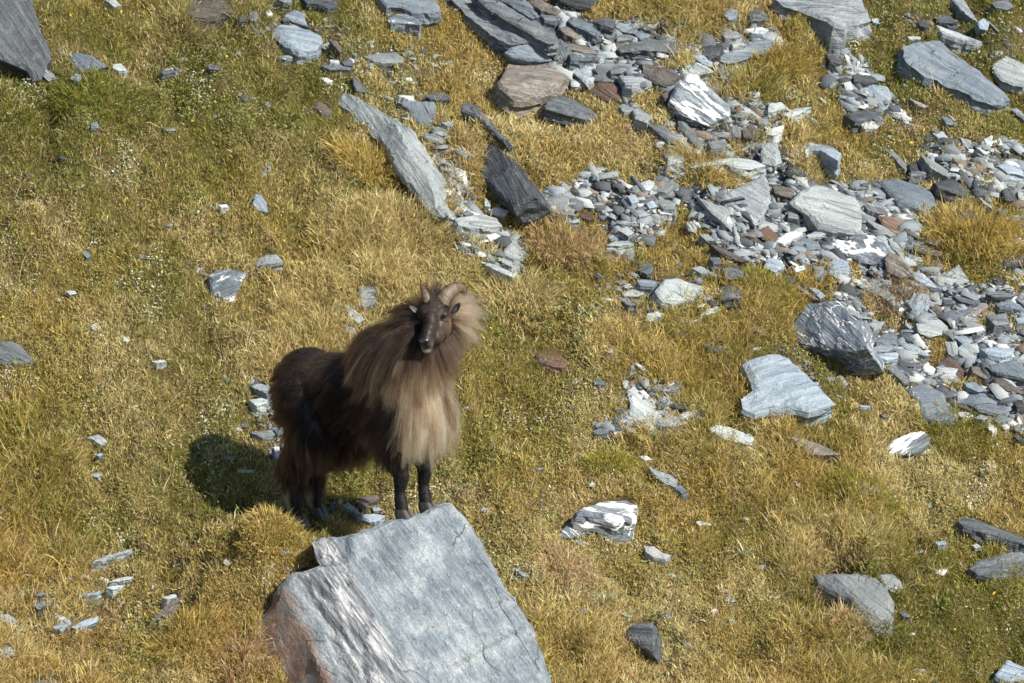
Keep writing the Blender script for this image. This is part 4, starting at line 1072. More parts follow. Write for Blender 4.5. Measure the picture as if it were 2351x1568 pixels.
HEADB = [(800, 560, 0.00, 190, 205, 0.08), (785, 470, 0.02, 135, 120, 0.07), (730, 760, -0.065, 118, 200, 0.062), (664, 1010, -0.135, 98, 128, 0.052), (688, 930, -0.11, 96, 140, 0.052),
         (868, 790, -0.01, 140, 225, 0.07), (800, 970, -0.065, 95, 130, 0.05), (672, 1125, -0.125, 78, 62, 0.04), (915, 640, -0.045, 80, 60, 0.04), (595, 640, -0.03, 55, 80, 0.04), (640, 620, -0.05, 80, 90, 0.04)]
for (px, py, dy, rx, rz, ry) in HEADB: blob(Z2(px, py, dy), np.array([rx * PXM2, ry, rz * PXM2]))
tmp = new_mesh('tmp_body', np.concatenate(BV), np.concatenate(BF).tolist())
md = tmp.modifiers.new('r', 'REMESH'); md.mode = 'VOXEL'; md.voxel_size = 0.0085
ms = tmp.modifiers.new('s', 'SMOOTH'); ms.factor = 0.5; ms.iterations = 5
dg = bpy.context.evaluated_depsgraph_get()
bme = bpy.data.meshes.new_from_object(tmp.evaluated_get(dg))
bpy.data.objects.remove(tmp)
bme.name = 'body'
nV = len(bme.vertices); co = np.empty(nV * 3, np.float32); bme.vertices.foreach_get('co', co); co = co.reshape(-1, 3).astype(float)
tahr = empty('tahr', TO); tag(tahr, 'shaggy dark brown tahr with a straw-coloured mane, front hooves on the big boulder', 'tahr')

def head_d(P):
    d = np.full(len(P), 9.0)
    for (px, py, dy, rx, rz, ry) in HEADB:
        c = Z2(px, py, dy); d = np.minimum(d, np.linalg.norm((P - c) / np.array([rx * PXM2, ry, rz * PXM2]), axis=1))
    return d
def z2px(P):
    u, v = to_v(P); return (u - 871.2) / 0.162, (v - 617.1) / 0.162
def gau(x, y, cx, cy, rx, ry): return np.exp(-(((x - cx) / rx) ** 2 + ((y - cy) / ry) ** 2))

def head_col(P, g_):
    x, y = z2px(P)
    c = np.repeat(np.array([[0.011, 0.008, 0.007]]), len(P), 0)
    def put_(w, col):
        nonlocal c; w = np.clip(w, 0, 1)[:, None]; c = c * (1 - w) + np.array(col) * w
    put_(0.55 * gau(x, y, 740, 480, 70, 130), (0.06, 0.044, 0.03))
    put_(0.5 * gau(x, y, 740, 740, 60, 160), (0.045, 0.028, 0.024))
    put_(0.75 * gau(x, y, 920, 900, 100, 150), (0.065, 0.045, 0.03))
    put_(0.8 * gau(x, y, 1010, 780, 60, 110), (0.12, 0.075, 0.045))
    put_(0.9 * gau(x, y, 868, 655, 24, 50), (0.14, 0.08, 0.04))
    put_(1.0 * gau(x, y, 900, 705, 45, 16), (0.22, 0.21, 0.205))
    put_(0.8 * gau(x, y, 868, 760, 20, 50), (0.16, 0.15, 0.14))
    put_(0.5 * gau(x, y, 745, 1080, 40, 70), (0.22, 0.16, 0.12))
    put_(1.1 * gau(x, y, 672, 1172, 80, 22), (0.50, 0.46, 0.38))
    put_(0.9 * gau(x, y, 590, 1125, 40, 40), (0.25, 0.23, 0.21))
    put_(1.2 * gau(x, y, 625, 1025, 95, 50), (0.012, 0.011, 0.013))
    put_(1.2 * gau(x, y, 920, 672, 55, 24), (0.010, 0.008, 0.008))
    return c
hd = head_d(co); L = WL(co)
isH = (hd < 1.25) & (co[:, 1] < yH + 0.06)
col = np.repeat(np.array([[0.008, 0.006, 0.0055]]), nV, 0)
col[isH] = head_col(co[isH], rng)
a = bme.attributes.new('Col', 'FLOAT_COLOR', 'POINT'); cc4 = np.ones((nV, 4), np.float32); cc4[:, :3] = col; a.data.foreach_set('color', cc4.ravel())
bme.vertices.foreach_set('co', (co - TO).astype(np.float32).ravel())
bme.polygons.foreach_set('use_smooth', np.ones(len(bme.polygons), bool))
bme.materials.clear(); bme.materials.append(attr_mat('tahr_skin', 0.55, 0, 0.35))
bodyo = bpy.data.objects.new('body', bme); COL.objects.link(bodyo); bodyo.parent = tahr

def part(name, verts, faces, mat, smooth=True, parent=None, col=None):
    o = new_mesh(name, np.asarray(verts) - TO, faces, mat, smooth=smooth); o.parent = parent or tahr
    if col is not None:
        a = o.data.attributes.new('Col', 'FLOAT_COLOR', 'POINT'); c = np.ones((len(verts), 4), np.float32); c[:, :3] = col; a.data.foreach_set('color', c.ravel())
    return o

# horns: flattened, keeled in front, swept back; outline given where it shows, depth behind the brow
HORNP = []
def horn(path, lab):
    path = [(x, y, d - 0.055, b) for x, y, d, b in path]
    HORNP.extend(Z2(x, y, d) for x, y, d, b in path[:5])
    P = np.array([Z2(x, y, d) for x, y, d, b in path]); B = np.array([b for *_, b in path]) * PXM2 * 0.58
    # smooth resample
    t = np.linspace(0, len(P) - 1, 34); i0 = np.arange(len(P))
    def cr(A):
        out = []
        for tt in t:
            i = min(int(tt), len(A) - 2); f = tt - i
            a_, b_, c_, d_ = A[max(i - 1, 0)], A[i], A[i + 1], A[min(i + 2, len(A) - 1)]
            out.append(0.5 * (2 * b_ + (c_ - a_) * f + (2 * a_ - 5 * b_ + 4 * c_ - d_) * f * f + (3 * b_ - a_ - 3 * c_ + d_) * f ** 3))
        return np.array(out)
    Q = cr(P); W_ = np.maximum(cr(B[:, None])[:, 0], 0.002)
    tg = nrm(np.gradient(Q, axis=0))
    view = nrm(CAM - Q)
    sd_ = nrm(np.cross(tg, view)); nr = np.cross(sd_, tg)
    K = 14; vs_, fs_ = [], []
    rg = np.random.default_rng(3); cl = []
    for k in range(len(Q)):
        ridge = 1 + 0.035 * math.sin(k * 1.9)
        for j in range(K):
            th = 2 * math.pi * j / K
            a_ = math.cos(th); b_ = math.sin(th)
            vs_.append(Q[k] + sd_[k] * W_[k] * ridge * a_ * (1 - 0.12 * abs(b_)) + nr[k] * W_[k] * 0.48 * ridge * b_)
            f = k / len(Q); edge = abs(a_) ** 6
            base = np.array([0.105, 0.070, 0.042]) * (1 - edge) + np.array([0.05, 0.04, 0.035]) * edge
            base = base * (0.75 + 0.5 * rg.random()) * (0.7 if int(k * 0.62) % 3 == 0 and b_ > 0 else 1.0)
            tip = sstep(0.80, 0.95, f); cl.append(base * (1 - tip) + np.array([0.012, 0.011, 0.011]) * tip)
    for k in range(len(Q) - 1):
        for j in range(K):
            j2 = (j + 1) % K; fs_.append((k * K + j, k * K + j2, (k + 1) * K + j2, (k + 1) * K + j))
    fs_.append(tuple(range(K))[::-1]); fs_.append(tuple((len(Q) - 1) * K + j for j in range(K)))
    o = part('horn', vs_, fs_, M_HORN, col=np.array(cl)); o['label'] = lab
M_HORN = attr_mat('horn', 0.5, 0, 0.4, 0.3)
horn([(880, 500, 0.02, 195), (915, 420, 0.03, 190), (985, 335, 0.05, 175), (1070, 278, 0.08, 155), (1145, 275, 0.11, 125), (1195, 315, 0.13, 85), (1215, 375, 0.14, 45), (1213, 445, 0.145, 6)], 'sunlit tan horn curling back to a black tip')
horn([(680, 480, 0.02, 100), (660, 400, 0.03, 98), (633, 325, 0.05, 80), (605, 262, 0.09, 55), (585, 225, 0.14, 30), (575, 205, 0.17, 5)], 'shaded dark brown horn')

# ears: cupped leaves, dark inside with pale rims
def ear(base, tip, wid, dy0, dy1, lab):
    A = Z2(*base, dy0); Bp = Z2(*tip, dy1); ax = nrm(Bp - A); view = nrm(CAM - A + np.array([0, 0, 0])); sdv = nrm(np.cross(ax, view)); nrv = np.cross(sdv, ax)
    Ln = np.linalg.norm(Bp - A); w0 = wid * PXM2 * 0.5
    NL, NW = 11, 9; vs_, cl, fs_ = [], [], []
    for back in (0, 1):
        for i in range(NL):
            t = i / (NL - 1); ww = w0 * (math.sin(math.pi * min(t * 0.86 + 0.14, 1.0)) ** 0.6 + 0.02)
            for j in range(NW):
                s_ = 2 * j / (NW - 1) - 1
                cup = (1 - s_ * s_) * w0 * 0.75 * (1 - 0.5 * t)
                vs_.append(A + ax * Ln * t + sdv * ww * s_ - nrv * (cup + back * 0.005 * (1 - abs(s_) * 0.9)))
                rim = abs(s_) ** 2.5; mid = np.exp(-((s_ - 0.15) / 0.16) ** 2) * sstep(0.1, 0.35, t) * (1 - sstep(0.7, 0.95, t))
                c = np.array([0.02, 0.015, 0.013]) * (1 - rim) + np.array([0.20, 0.165, 0.13]) * rim
                c = c * (1 - 0.6 * mid) + np.array([0.32, 0.29, 0.25]) * 0.6 * mid
                cl.append(np.array([0.06, 0.045, 0.035]) if back else c)
    for back in (0, 1):
        o_ = back * NL * NW
        for i in range(NL - 1):
            for j in range(NW - 1):
                q_ = (o_ + i * NW + j, o_ + i * NW + j + 1, o_ + (i + 1) * NW + j + 1, o_ + (i + 1) * NW + j); fs_.append(q_ if not back else q_[::-1])
    for i in range(NL - 1):
        for j in (0, NW - 1):
            a_, b_ = i * NW + j, (i + 1) * NW + j; fs_.append((a_, b_, b_ + NL * NW, a_ + NL * NW))
    o = part('ear', vs_, fs_, M_EAR, col=np.array(cl)); o['label'] = lab
M_EAR = attr_mat('ear_skin', 0.6, 0.1, 0.3)
ear((1010, 640), (1140, 488), 105, -0.035, -0.045, 'sunlit dark ear with pale rim')
ear((580, 620), (425, 508), 92, -0.03, -0.035, 'ear on the shaded side of the face')

M_EYE = plain('eye', (0.012, 0.009, 0.008), 0.08, 0.6)
for (px, py, dy) in ((925, 672, -0.083), (585, 690, -0.052)):
    part('eye', IV * np.array([0.014, 0.010, 0.010]) + Z2(px, py, dy), IF.tolist(), M_EYE)
M_NOSE = plain('nose_pad', (0.016, 0.014, 0.016), 0.22, 0.6)
nz = part('nose', IV * np.array([0.030, 0.014, 0.015]) * np.array([1, 1, 1]) + Z2(628, 1018, -0.183), IF.tolist(), M_NOSE)
M_NOSTRIL = plain('nostril', (0.004, 0.003, 0.003), 0.6)
for (px, py) in ((588, 1040), (682, 1032)):
    o = part('nostril', IV * np.array([0.0105, 0.005, 0.0065]) + Z2(px, py, -0.195), IF.tolist(), M_NOSTRIL); o.parent = nz

# cloven hooves
M_HOOF = plain('hoof', (0.075, 0.065, 0.058), 0.45)
for nm, (X, Y, z) in feet.items():
    vs_, fs_ = [], []
    for s_ in (-1, 1):
        yc = Y + 0.021 * s_
        prof = [(0.045, 0.000, 0.016, 0.0), (0.030, 0.020, 0.021, 1.0), (-0.02, 0.024, 0.022, 1.0), (-0.05, 0.020, 0.016, 0.9)]
        o0 = len(vs_)
        for hgt, sc_ in ((-0.012, 1.0), (0.02, 0.95), (0.055, 0.72)):
            sh = 0.02 - hgt * 0.45
            for (x_, a_, w_, _) in prof: vs_.append(LW([X + sh + x_ * sc_, yc + w_ * sc_ * 0.95, z + hgt]))
            for (x_, a_, w_, _) in prof[::-1]: vs_.append(LW([X + sh + x_ * sc_, yc - w_ * sc_ * 0.95, z + hgt]))
        for r_ in range(2):
            for j in range(8):
                j2 = (j + 1) % 8; fs_.append((o0 + r_ * 8 + j, o0 + r_ * 8 + j2, o0 + (r_ + 1) * 8 + j2, o0 + (r_ + 1) * 8 + j))
        fs_.append(tuple(o0 + 16 + j for j in range(8))); fs_.append(tuple(o0 + j for j in range(8))[::-1])
    part('hoof', vs_, fs_, M_HOOF, smooth=False)

# ---------------------------------------------------------------- coat
k = NT('tahr_hair')
hb_ = k.n('ShaderNodeBsdfHairPrincipled'); hb_.parametrization = 'COLOR'
at = k.n('ShaderNodeAttribute', attribute_name='Col')
k.l(at.outputs['Color'], hb_.inputs['Color'])
hb_.inputs['IOR'].default_value = 1.25; hb_.inputs['Roughness'].default_value = 0.5; hb_.inputs['Radial Roughness'].default_value = 0.55
if 'Coat' in hb_.inputs: hb_.inputs['Coat'].default_value = 0.0
k.l(hb_.outputs[0], k.out.inputs[0]); M_HAIR = k.m

bme.calc_loop_triangles()
nT = len(bme.loop_triangles); ti = np.empty(nT * 3, np.int32); bme.loop_triangles.foreach_get('vertices', ti); ti = ti.reshape(-1, 3)
A_, B_, C_ = co[ti[:, 0]], co[ti[:, 1]], co[ti[:, 2]]
cr_ = np.cross(B_ - A_, C_ - A_); ar = np.linalg.norm(cr_, axis=1) / 2; tn_ = cr_ / np.maximum(2 * ar[:, None], 1e-12)
# smooth normals per vertex
vn = np.zeros((nV, 3))
for j in range(3): np.add.at(vn, ti[:, j], cr_)
vn = nrm(vn)

def roots(n, wfun, g_):
    cen_ = (A_ + B_ + C_) / 3
    w_ = ar * wfun(cen_); w_ = w_ / w_.sum()
    f = g_.choice(nT, n, p=w_)
    r1 = np.sqrt(g_.uniform(0, 1, n)); r2 = g_.uniform(0, 1, n)
    b0, b1, b2 = 1 - r1, r1 * (1 - r2), r1 * r2
    P = A_[f] * b0[:, None] + B_[f] * b1[:, None] + C_[f] * b2[:, None]
    N = nrm(vn[ti[f, 0]] * b0[:, None] + vn[ti[f, 1]] * b1[:, None] + vn[ti[f, 2]] * b2[:, None])
    return P, N

FACE = Z2(770, 820, -0.06)
def regions(P):
    L = WL(P); X, Y, Z = L.T
    hd = head_d(P)
    head = (hd < 1.10) & (P[:, 1] < yH + 0.035)
    front = sstep(0.10, 0.26, X)
    fz = np.where(Y < 0, feet['fr'][2], feet['fl'][2]); hz = np.where(Y < 0, feet['hr'][2], feet['hl'][2])
    lowf = front * (1 - sstep(0.29, 0.36, Z - fz)); lowh = (1 - front) * (1 - sstep(0.22, 0.29, Z - hz))
    low = np.clip(lowf + lowh, 0, 1)
    neck = sstep(1.00, 1.12, Z + 0.25 * (X - 0.2)) * sstep(-0.02, 0.15, X)
    chest = sstep(0.34, 0.43, X - 0.30 * np.clip(-Y, 0, 1) + 0.55 * np.clip(Y - 0.05, 0, 1)) * sstep(0.68, 0.78, Z) * (X > 0.15)
    mane = np.maximum(neck, chest) * (1 - low)
    mane[head] = 0
    return L, head, low, mane

def grow(P, N, g_, lenf=1.0, npts=8, clump=0.88, nguide=1700):
    n = len(P)
    L, head, low, mane = regions(P); X, Y, Z = L.T
    leg = sstep(0.62, 0.72, 1.35 - Z) * (1 - mane)                  # below the belly line
    # direction the hair lies in
    Db = np.array([-0.75, 0, -0.55]) @ np.stack([HV, LV, ZV]); Dl = np.array([-0.08, 0, -1.0]) @ np.stack([HV, LV, ZV])
    D = nrm(Db[None] * (1 - leg[:, None]) + Dl[None] * leg[:, None])
    rad = P - FACE; rl = np.linalg.norm(rad, axis=1)
    Dm = nrm(rad) + np.array([0, 0, -1.0])[None] * (0.25 + 1.3 * sstep(0.05, -0.30, rad[:, 2]))[:, None]
    Dm = nrm(Dm + np.array([0.10, 0, -0.05])[None])
    D = nrm(D * (1 - mane[:, None]) + Dm * mane[:, None])
    NOSE = Z2(628, 1018, -0.18)
    Dh = nrm(P - NOSE + np.array([0, 0.05, 0.0])); D[head] = Dh[head]
    arm = sstep(0.12, 0.25, X) * leg; hindw = sstep(0.05, -0.15, X); shl = sstep(0.05, 0.2, X) * (1 - leg); ln = 0.10 + 0.03 * leg + 0.005 * arm - 0.02 * leg * hindw * sstep(0.55, 0.38, Z) + 0.045 * shl
    ln = ln * (1 - mane) + mane * (0.155 + 0.09 * sstep(0.10, 0.30, rl)) * (1 - 0.45 * sstep(0.02, 0.14, rad[:, 2]) * (1 - sstep(0.05, 0.14, np.abs(rad[:, 0]))))
    fz = np.where(Y < 0, feet['fr'][2], feet['fl'][2]); hz = np.where(Y < 0, feet['hr'][2], feet['hl'][2]); isf = X > 0.12
    grad = np.where(isf, sstep(0.27, 0.44, Z - fz), sstep(0.05, 0.38, Z - hz))
    ln = np.minimum(ln, 0.016 + 0.15 * grad + mane)
    ln = np.where(head, 0.011 + 0.028 * sstep(0.15, 0.30, rl) , ln) * (g_.uniform(0.6, 1.15, n) + 0.35 * (g_.uniform(0, 1, n) < 0.05)) * lenf
    ln = ln * (1 - 0.35 * mane * sstep(0.34, 0.16, X) * sstep(1.30, 1.05, Z))
    lift = (0.55 - 0.25 * leg + 0.25 * arm + 0.20 * leg * hindw) * (1 - mane) + 0.75 * mane; lift = np.where(head | (low > 0.5), 0.35, lift)
    grav = np.where(head, 0.0, 0.35 + 0.25 * mane)
    S = np.empty((n, npts, 3)); S[:, 0] = P; pos = P.copy()
    wob = g_.normal(0, 0.20, (n, 3)); wob2 = g_.normal(0, 0.10, (n, 3))
    for k_ in range(1, npts):
        t = k_ / (npts - 1)
        d = nrm(N * (lift * (1 - t) ** 1.3)[:, None] + D * (0.5 + 0.7 * t) + np.array([0, 0, -1.0])[None] * (grav * t)[:, None] + wob * 0.8 + wob2 * t)
        pos = pos + d * (ln / (npts - 1))[:, None]; S[:, k_] = pos
    # locks: hairs gather towards a neighbour
    gi = g_.choice(n, min(nguide, n), replace=False)
    kd = kdtree.KDTree(len(gi))
    for j, q_ in enumerate(gi): kd.insert(P[q_], j)
    kd.balance()
    near = np.array([kd.find(p)[1] for p in P])
    G = gi[near]; cl = clump * np.where(head, 0.15, np.where(low > 0.5, 0.1, 1.0)) * np.where(g_.uniform(0, 1, n) < 0.14, 0.1, g_.uniform(0.55, 1.0, n))
    tt = np.linspace(0, 1, npts)[None, :, None]
    tgt = S[G] + (P - P[G])[:, None] * (1 - 0.85 * tt)
    f = cl[:, None, None] * tt ** 0.8
    S = S * (1 - f) + tgt * f
    lock = g_.uniform(0, 1, len(gi))[near]; lock2 = g_.uniform(0, 1, len(gi))[near]
    # colours
    blk = np.array([0.006, 0.0045, 0.004]); drk = np.array([0.016, 0.0105, 0.0085]); brn = np.array([0.062, 0.036, 0.024]); tanc = np.array([0.36, 0.24, 0.13]); strw = np.array([0.68, 0.49, 0.29]); pnk = np.array([0.40, 0.30, 0.205])
    def mx(a_, b_, t_): return a_ * (1 - t_[:, None]) + b_ * t_[:, None]
    one = np.ones((n, 1))
    c0 = mx(blk * one, drk * one, lock); c1 = mx(drk * one, brn * 0.42 * one, lock2 ** 2)
    sad = np.exp(-(((X + 0.16) / 0.20) ** 2 + ((Z - 1.06) / 0.10) ** 2)) * (lock * 0.6 + 0.4)
    c1 = mx(c1, tanc * 0.75 * one, np.clip(sad, 0, 1) * 0.6); c0 = mx(c0, brn * 0.6 * one, np.clip(sad, 0, 1) * 0.6)
    # mane
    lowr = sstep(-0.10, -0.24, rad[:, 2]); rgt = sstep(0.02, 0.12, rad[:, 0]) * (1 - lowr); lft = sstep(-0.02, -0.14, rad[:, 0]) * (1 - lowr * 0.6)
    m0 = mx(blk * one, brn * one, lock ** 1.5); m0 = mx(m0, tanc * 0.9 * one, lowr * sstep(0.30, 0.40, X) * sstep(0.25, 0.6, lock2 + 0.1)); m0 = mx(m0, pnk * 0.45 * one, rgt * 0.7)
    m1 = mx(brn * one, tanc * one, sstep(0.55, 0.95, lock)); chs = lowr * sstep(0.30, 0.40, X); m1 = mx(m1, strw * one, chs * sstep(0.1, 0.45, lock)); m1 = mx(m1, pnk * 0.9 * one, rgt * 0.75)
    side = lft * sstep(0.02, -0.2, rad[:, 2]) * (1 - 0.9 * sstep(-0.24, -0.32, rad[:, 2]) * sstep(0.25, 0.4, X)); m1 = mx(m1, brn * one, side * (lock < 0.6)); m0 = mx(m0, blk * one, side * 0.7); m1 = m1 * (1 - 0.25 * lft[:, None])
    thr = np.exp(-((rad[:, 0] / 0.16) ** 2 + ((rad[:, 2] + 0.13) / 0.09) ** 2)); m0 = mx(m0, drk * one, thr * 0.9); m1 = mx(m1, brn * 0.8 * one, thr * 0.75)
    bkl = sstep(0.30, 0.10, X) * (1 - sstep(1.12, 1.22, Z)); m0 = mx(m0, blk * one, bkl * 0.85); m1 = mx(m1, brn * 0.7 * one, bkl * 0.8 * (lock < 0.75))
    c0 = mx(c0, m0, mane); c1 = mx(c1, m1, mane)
    # tan streak up the back of the hind cannons
    hs = ((X < -0.2) & (Z < 0.30) & (N @ HV < 0.15 + 0.35 * (Y > 0))).astype(float) * low
    c0 = mx(c0, tanc * one, hs * 0.9); c1 = mx(c1, strw * one, hs * 0.9)
    lowd = low * (1 - hs); c0 = mx(c0, np.array([0.005, 0.0045, 0.0045]) * one, lowd); c1 = mx(c1, np.array([0.010, 0.009, 0.009]) * one, lowd)
    if head.any():
        hc = head_col(P[head], g_) * g_.uniform(0.6, 1.5, (head.sum(), 1)); c0[head] = hc * 0.8; c1[head] = hc * 1.25
    v_ = g_.uniform(0.75, 1.25, (n, 1)); c0 = c0 * v_; c1 = c1 * v_
    tc_ = np.linspace(0, 1, npts)[None, :, None] ** 0.8
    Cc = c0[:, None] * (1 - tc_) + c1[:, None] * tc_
    return S, np.clip(Cc, 0.003, 0.85), mane, head

def hair_object(name, S, C, rad0, label=None):
    n, m_, _ = S.shape
    cu = bpy.data.hair_curves.new(name); cu.add_curves([m_] * n)
    cu.attributes['position'].data.foreach_set('vector', (S - TO).astype(np.float32).ravel())
    r_ = np.broadcast_to((1 - 0.8 * np.linspace(0, 1, m_) ** 1.5)[None] * np.asarray(rad0).reshape(-1, 1), (n, m_))
    ra = cu.attributes.get('radius') or cu.attributes.new('radius', 'FLOAT', 'POINT')
    ra.data.foreach_set('value', np.ascontiguousarray(r_, np.float32).ravel())
    ca = cu.attributes.new('Col', 'FLOAT_COLOR', 'POINT'); c4 = np.ones((n, m_, 4), np.float32); c4[..., :3] = C
    ca.data.foreach_set('color', c4.ravel())
    cu.materials.append(M_HAIR)
    o = bpy.data.objects.new(name, cu); COL.objects.link(o); o.parent = tahr
    if label: o['label'] = label
    return o
gf = np.random.default_rng(77)
EYES = [Z2(925, 672, -0.08), Z2(585, 690, -0.05)]
def wbody(P):
    L, head, low, mane = regions(P)
    w_ = 1.0 + 0.9 * mane + 1.5 * low; w_[head] = 0
    for h_ in HORNP: w_[np.linalg.norm((P - h_) * np.array([1, 0.6, 1]), axis=1) < 0.035] = 0
    return w_
def whead(P):
    L, head, low, mane = regions(P); w_ = head.astype(float)
    for e_ in EYES: w_[np.linalg.norm(P - e_, axis=1) < 0.016] = 0
    x, y = z2px(P); w_[(((x - 628) / 90) ** 2 + ((y - 1025) / 52) ** 2) < 1] = 0
    return w_
def wmane(P): return wbody(P) * (regions(P)[3] > 0.4)
def wcoat(P): return wbody(P) * (regions(P)[3] <= 0.4)
P, N = roots(56000, wcoat, gf)
S, C, _, _ = grow(P, N, gf, nguide=1300)
hair_object('coat', S, C, gf.uniform(0.0006, 0.0011, len(P)), 'near-black shaggy coat')
P, N = roots(46000, wmane, gf)
S, C, _, _ = grow(P, N, gf, npts=9, clump=0.93, nguide=950)
hair_object('mane', S, C, gf.uniform(0.0006, 0.0011, len(P)), 'long streaky mane and chest ruff with straw tips')
P, N = roots(16000, whead, gf)
S, C, _, _ = grow(P, N, gf, npts=4, clump=0.2, nguide=500)
hair_object('face_hair', S, C, gf.uniform(0.0005, 0.0008, len(P)), 'short dark hair of the face')
# ------------------------------------------------------------------ turf: fine grass in tufts, each blade bent and tapered
def blades(root, dirn, length, width, droop, col, g):
    """5 vertices, 3 triangles a blade; dirn = starting direction, droop = how far it bends to lie along the ground fall"""
    n = len(root)
    side = nrm(np.cross(dirn, g.normal(0, 1, (n, 3))))
    fall = nrm(np.array([0.16, -0.66, -0.55]))[None] + g.normal(0, 0.25, (n, 3))
    d2 = nrm(dirn + fall * droop[:, None])
    d3 = nrm(d2 + fall * droop[:, None] * 0.9)
    p1 = root + dirn * (length * 0.0)[:, None]
    p2 = root + nrm(dirn + d2) * (length * 0.55)[:, None]
    p3 = p2 + d3 * (length * 0.45)[:, None]
    w = side * width[:, None]
    V = np.stack([p1 - w, p1 + w, p2 - w * 0.8, p2 + w * 0.8, p3], 1).reshape(-1, 3)
    F = (np.arange(n)[:, None, None] * 5 + np.array([(0, 1, 3), (0, 3, 2), (2, 3, 4)])[None]).reshape(-1, 3)
    tipc = col * 1.12
    C = np.stack([col * 0.8, col * 0.8, col, col, tipc], 1).reshape(-1, 3)
    return V, F, C

MASK_IN = np.zeros_like(MASK)                       # grass may lap over the rims of the larger stones
for pv in ROCKMASK + [bo] + [T(1, 0, s_[0]) for s_ in BEDS]:
    k_ = 0.90 if abs(poly_area(pv)) > 1500 else 0.98
    mask_poly((pv - pv.mean(0)) * k_ + pv.mean(0), MASK_IN)
def free(u, v):
    """False where a stone stands"""
    i = np.clip((v / 4).astype(int), 0, 399); j = np.clip((u / 4).astype(int), 0, 599)
    on = (u > 0) & (u < 2396) & (v > 0) & (v < 1596)
    return ~(MASK_IN[i, j] & on)

g = np.random.default_rng(301)
nt_ = 18800
tu, tv = g.uniform(-330, 2680, nt_), g.uniform(-260, 1850, nt_)
keep = free(tu, tv) & (g.uniform(0, 1, nt_) > scree_at(tu, tv) * 0.97)
tu, tv = tu[keep], tv[keep]
TX, TY = u_to_ground(tu, tv); nt_ = len(TX)
lush = fbm(TX * 1.1 + 7, TY * 1.1, 91, 3)                    # where the grass grows long
hue = fbm(TX * 0.8, TY * 0.8 + 3, 92, 3) + g.normal(0, 0.10, nt_)
dry = fbm(TX * 2.3 + 1, TY * 2.3, 93, 3) + g.normal(0, 0.10, nt_)
straw = np.array([0.76, 0.615, 0.305]); gold = np.array([0.57, 0.435, 0.14]); olive = np.array([0.37, 0.34, 0.08]); green = np.array([0.21, 0.225, 0.04]); tan = np.array([0.62, 0.46, 0.27])
def mixc(a, b, t): return a * (1 - t[:, None]) + b * t[:, None]
tcol = mixc(np.repeat(olive[None], nt_, 0), np.repeat(gold[None], nt_, 0), sstep(0.40, 0.60, hue))
tcol = mixc(tcol, np.repeat(straw[None], nt_, 0), sstep(0.48, 0.66, dry))
tcol = mixc(tcol, np.repeat(green[None], nt_, 0), sstep(0.53, 0.70, 1 - hue) * 0.85)
tcol = mixc(tcol, np.repeat(tan[None], nt_, 0), (g.uniform(0, 1, nt_) < 0.14) * 0.8)
tr = g.uniform(0.03, 0.095, nt_) * (0.7 + 1.0 * sstep(0.45, 0.7, lush))
tl = g.uniform(0.045, 0.090, nt_) * (0.7 + 1.2 * sstep(0.45, 0.72, lush))
tcol = tcol * g.uniform(0.72, 1.22, (nt_, 1))
nb = np.clip((tr / 0.055) ** 1.2 * 28, 12, 70).astype(int)
ti = np.repeat(np.arange(nt_), nb); N = len(ti)
a = g.uniform(0, 2 * math.pi, N); rr = tr[ti] * np.sqrt(g.uniform(0, 1, N))
bx, by = TX[ti] + rr * np.cos(a), TY[ti] + rr * np.sin(a) * 0.8
out = np.stack([np.cos(a), np.sin(a), np.zeros(N)], 1) * (rr / tr[ti])[:, None]
root = np.stack([bx, by, gz(bx, by) - 0.004], 1)
dirn = nrm(np.array([0.02, -0.18, 1.0])[None] + out * 0.75 + g.normal(0, 0.22, (N, 3)))
ln = tl[ti] * g.uniform(0.55, 1.25, N)
ru, rv = to_v(root)
ok = free(ru, rv)
root, dirn, ln, ti_ = root[ok], dirn[ok], ln[ok], ti[ok]; N = len(root)
bc = tcol[ti_] * g.uniform(0.6, 1.35, (N, 1)) * (1 + g.normal(0, 0.05, (N, 3)))
pale = g.uniform(0, 1, N) < 0.10
bc[pale] = np.array([0.68, 0.56, 0.32]) * g.uniform(0.7, 1.1, (pale.sum(), 1))
bc = np.clip(bc, 0.01, 0.8)
Vb, Fb, Cb = blades(root, dirn, ln, g.uniform(0.0015, 0.0030, N), g.uniform(0.15, 0.9, N), bc, g)
grass = tri_mesh('grass', Vb, Fb, M_GRASS, Cb)
tag(grass, 'short dry olive and straw grass covering the hillside', 'grass', kind='stuff')

# the short turf between the tufts: one narrow triangle a blade
nq = 620000
qu, qv = g.uniform(-330, 2680, nq), g.uniform(-260, 1850, nq)
kp = free(qu, qv) & (g.uniform(0, 1, nq) > scree_at(qu, qv) * 0.99)
qx_, qy_ = u_to_ground(qu[kp], qv[kp]); nq = len(qx_)
hq = fbm(qx_ * 0.8, qy_ * 0.8 + 3, 92, 3) + g.normal(0, 0.07, nq); dq_ = fbm(qx_ * 2.3 + 1, qy_ * 2.3, 93, 3) + g.normal(0, 0.08, nq)
qc = mixc(np.repeat(olive[None], nq, 0), np.repeat(gold[None], nq, 0), sstep(0.40, 0.60, hq))
qc = mixc(qc, np.repeat(straw[None], nq, 0), sstep(0.48, 0.66, dq_)); qc = mixc(qc, np.repeat(green[None], nq, 0), sstep(0.53, 0.70, 1 - hq) * 0.85)
qc *= g.uniform(0.6, 1.3, (nq, 1))
rt = np.stack([qx_, qy_, gz(qx_, qy_) - 0.003], 1)
dr = nrm(np.array([0.05, -0.35, 0.8])[None] + g.normal(0, 0.42, (nq, 3)))
sdq = nrm(np.cross(dr, g.normal(0, 1, (nq, 3)))) * g.uniform(0.0014, 0.0028, (nq, 1))
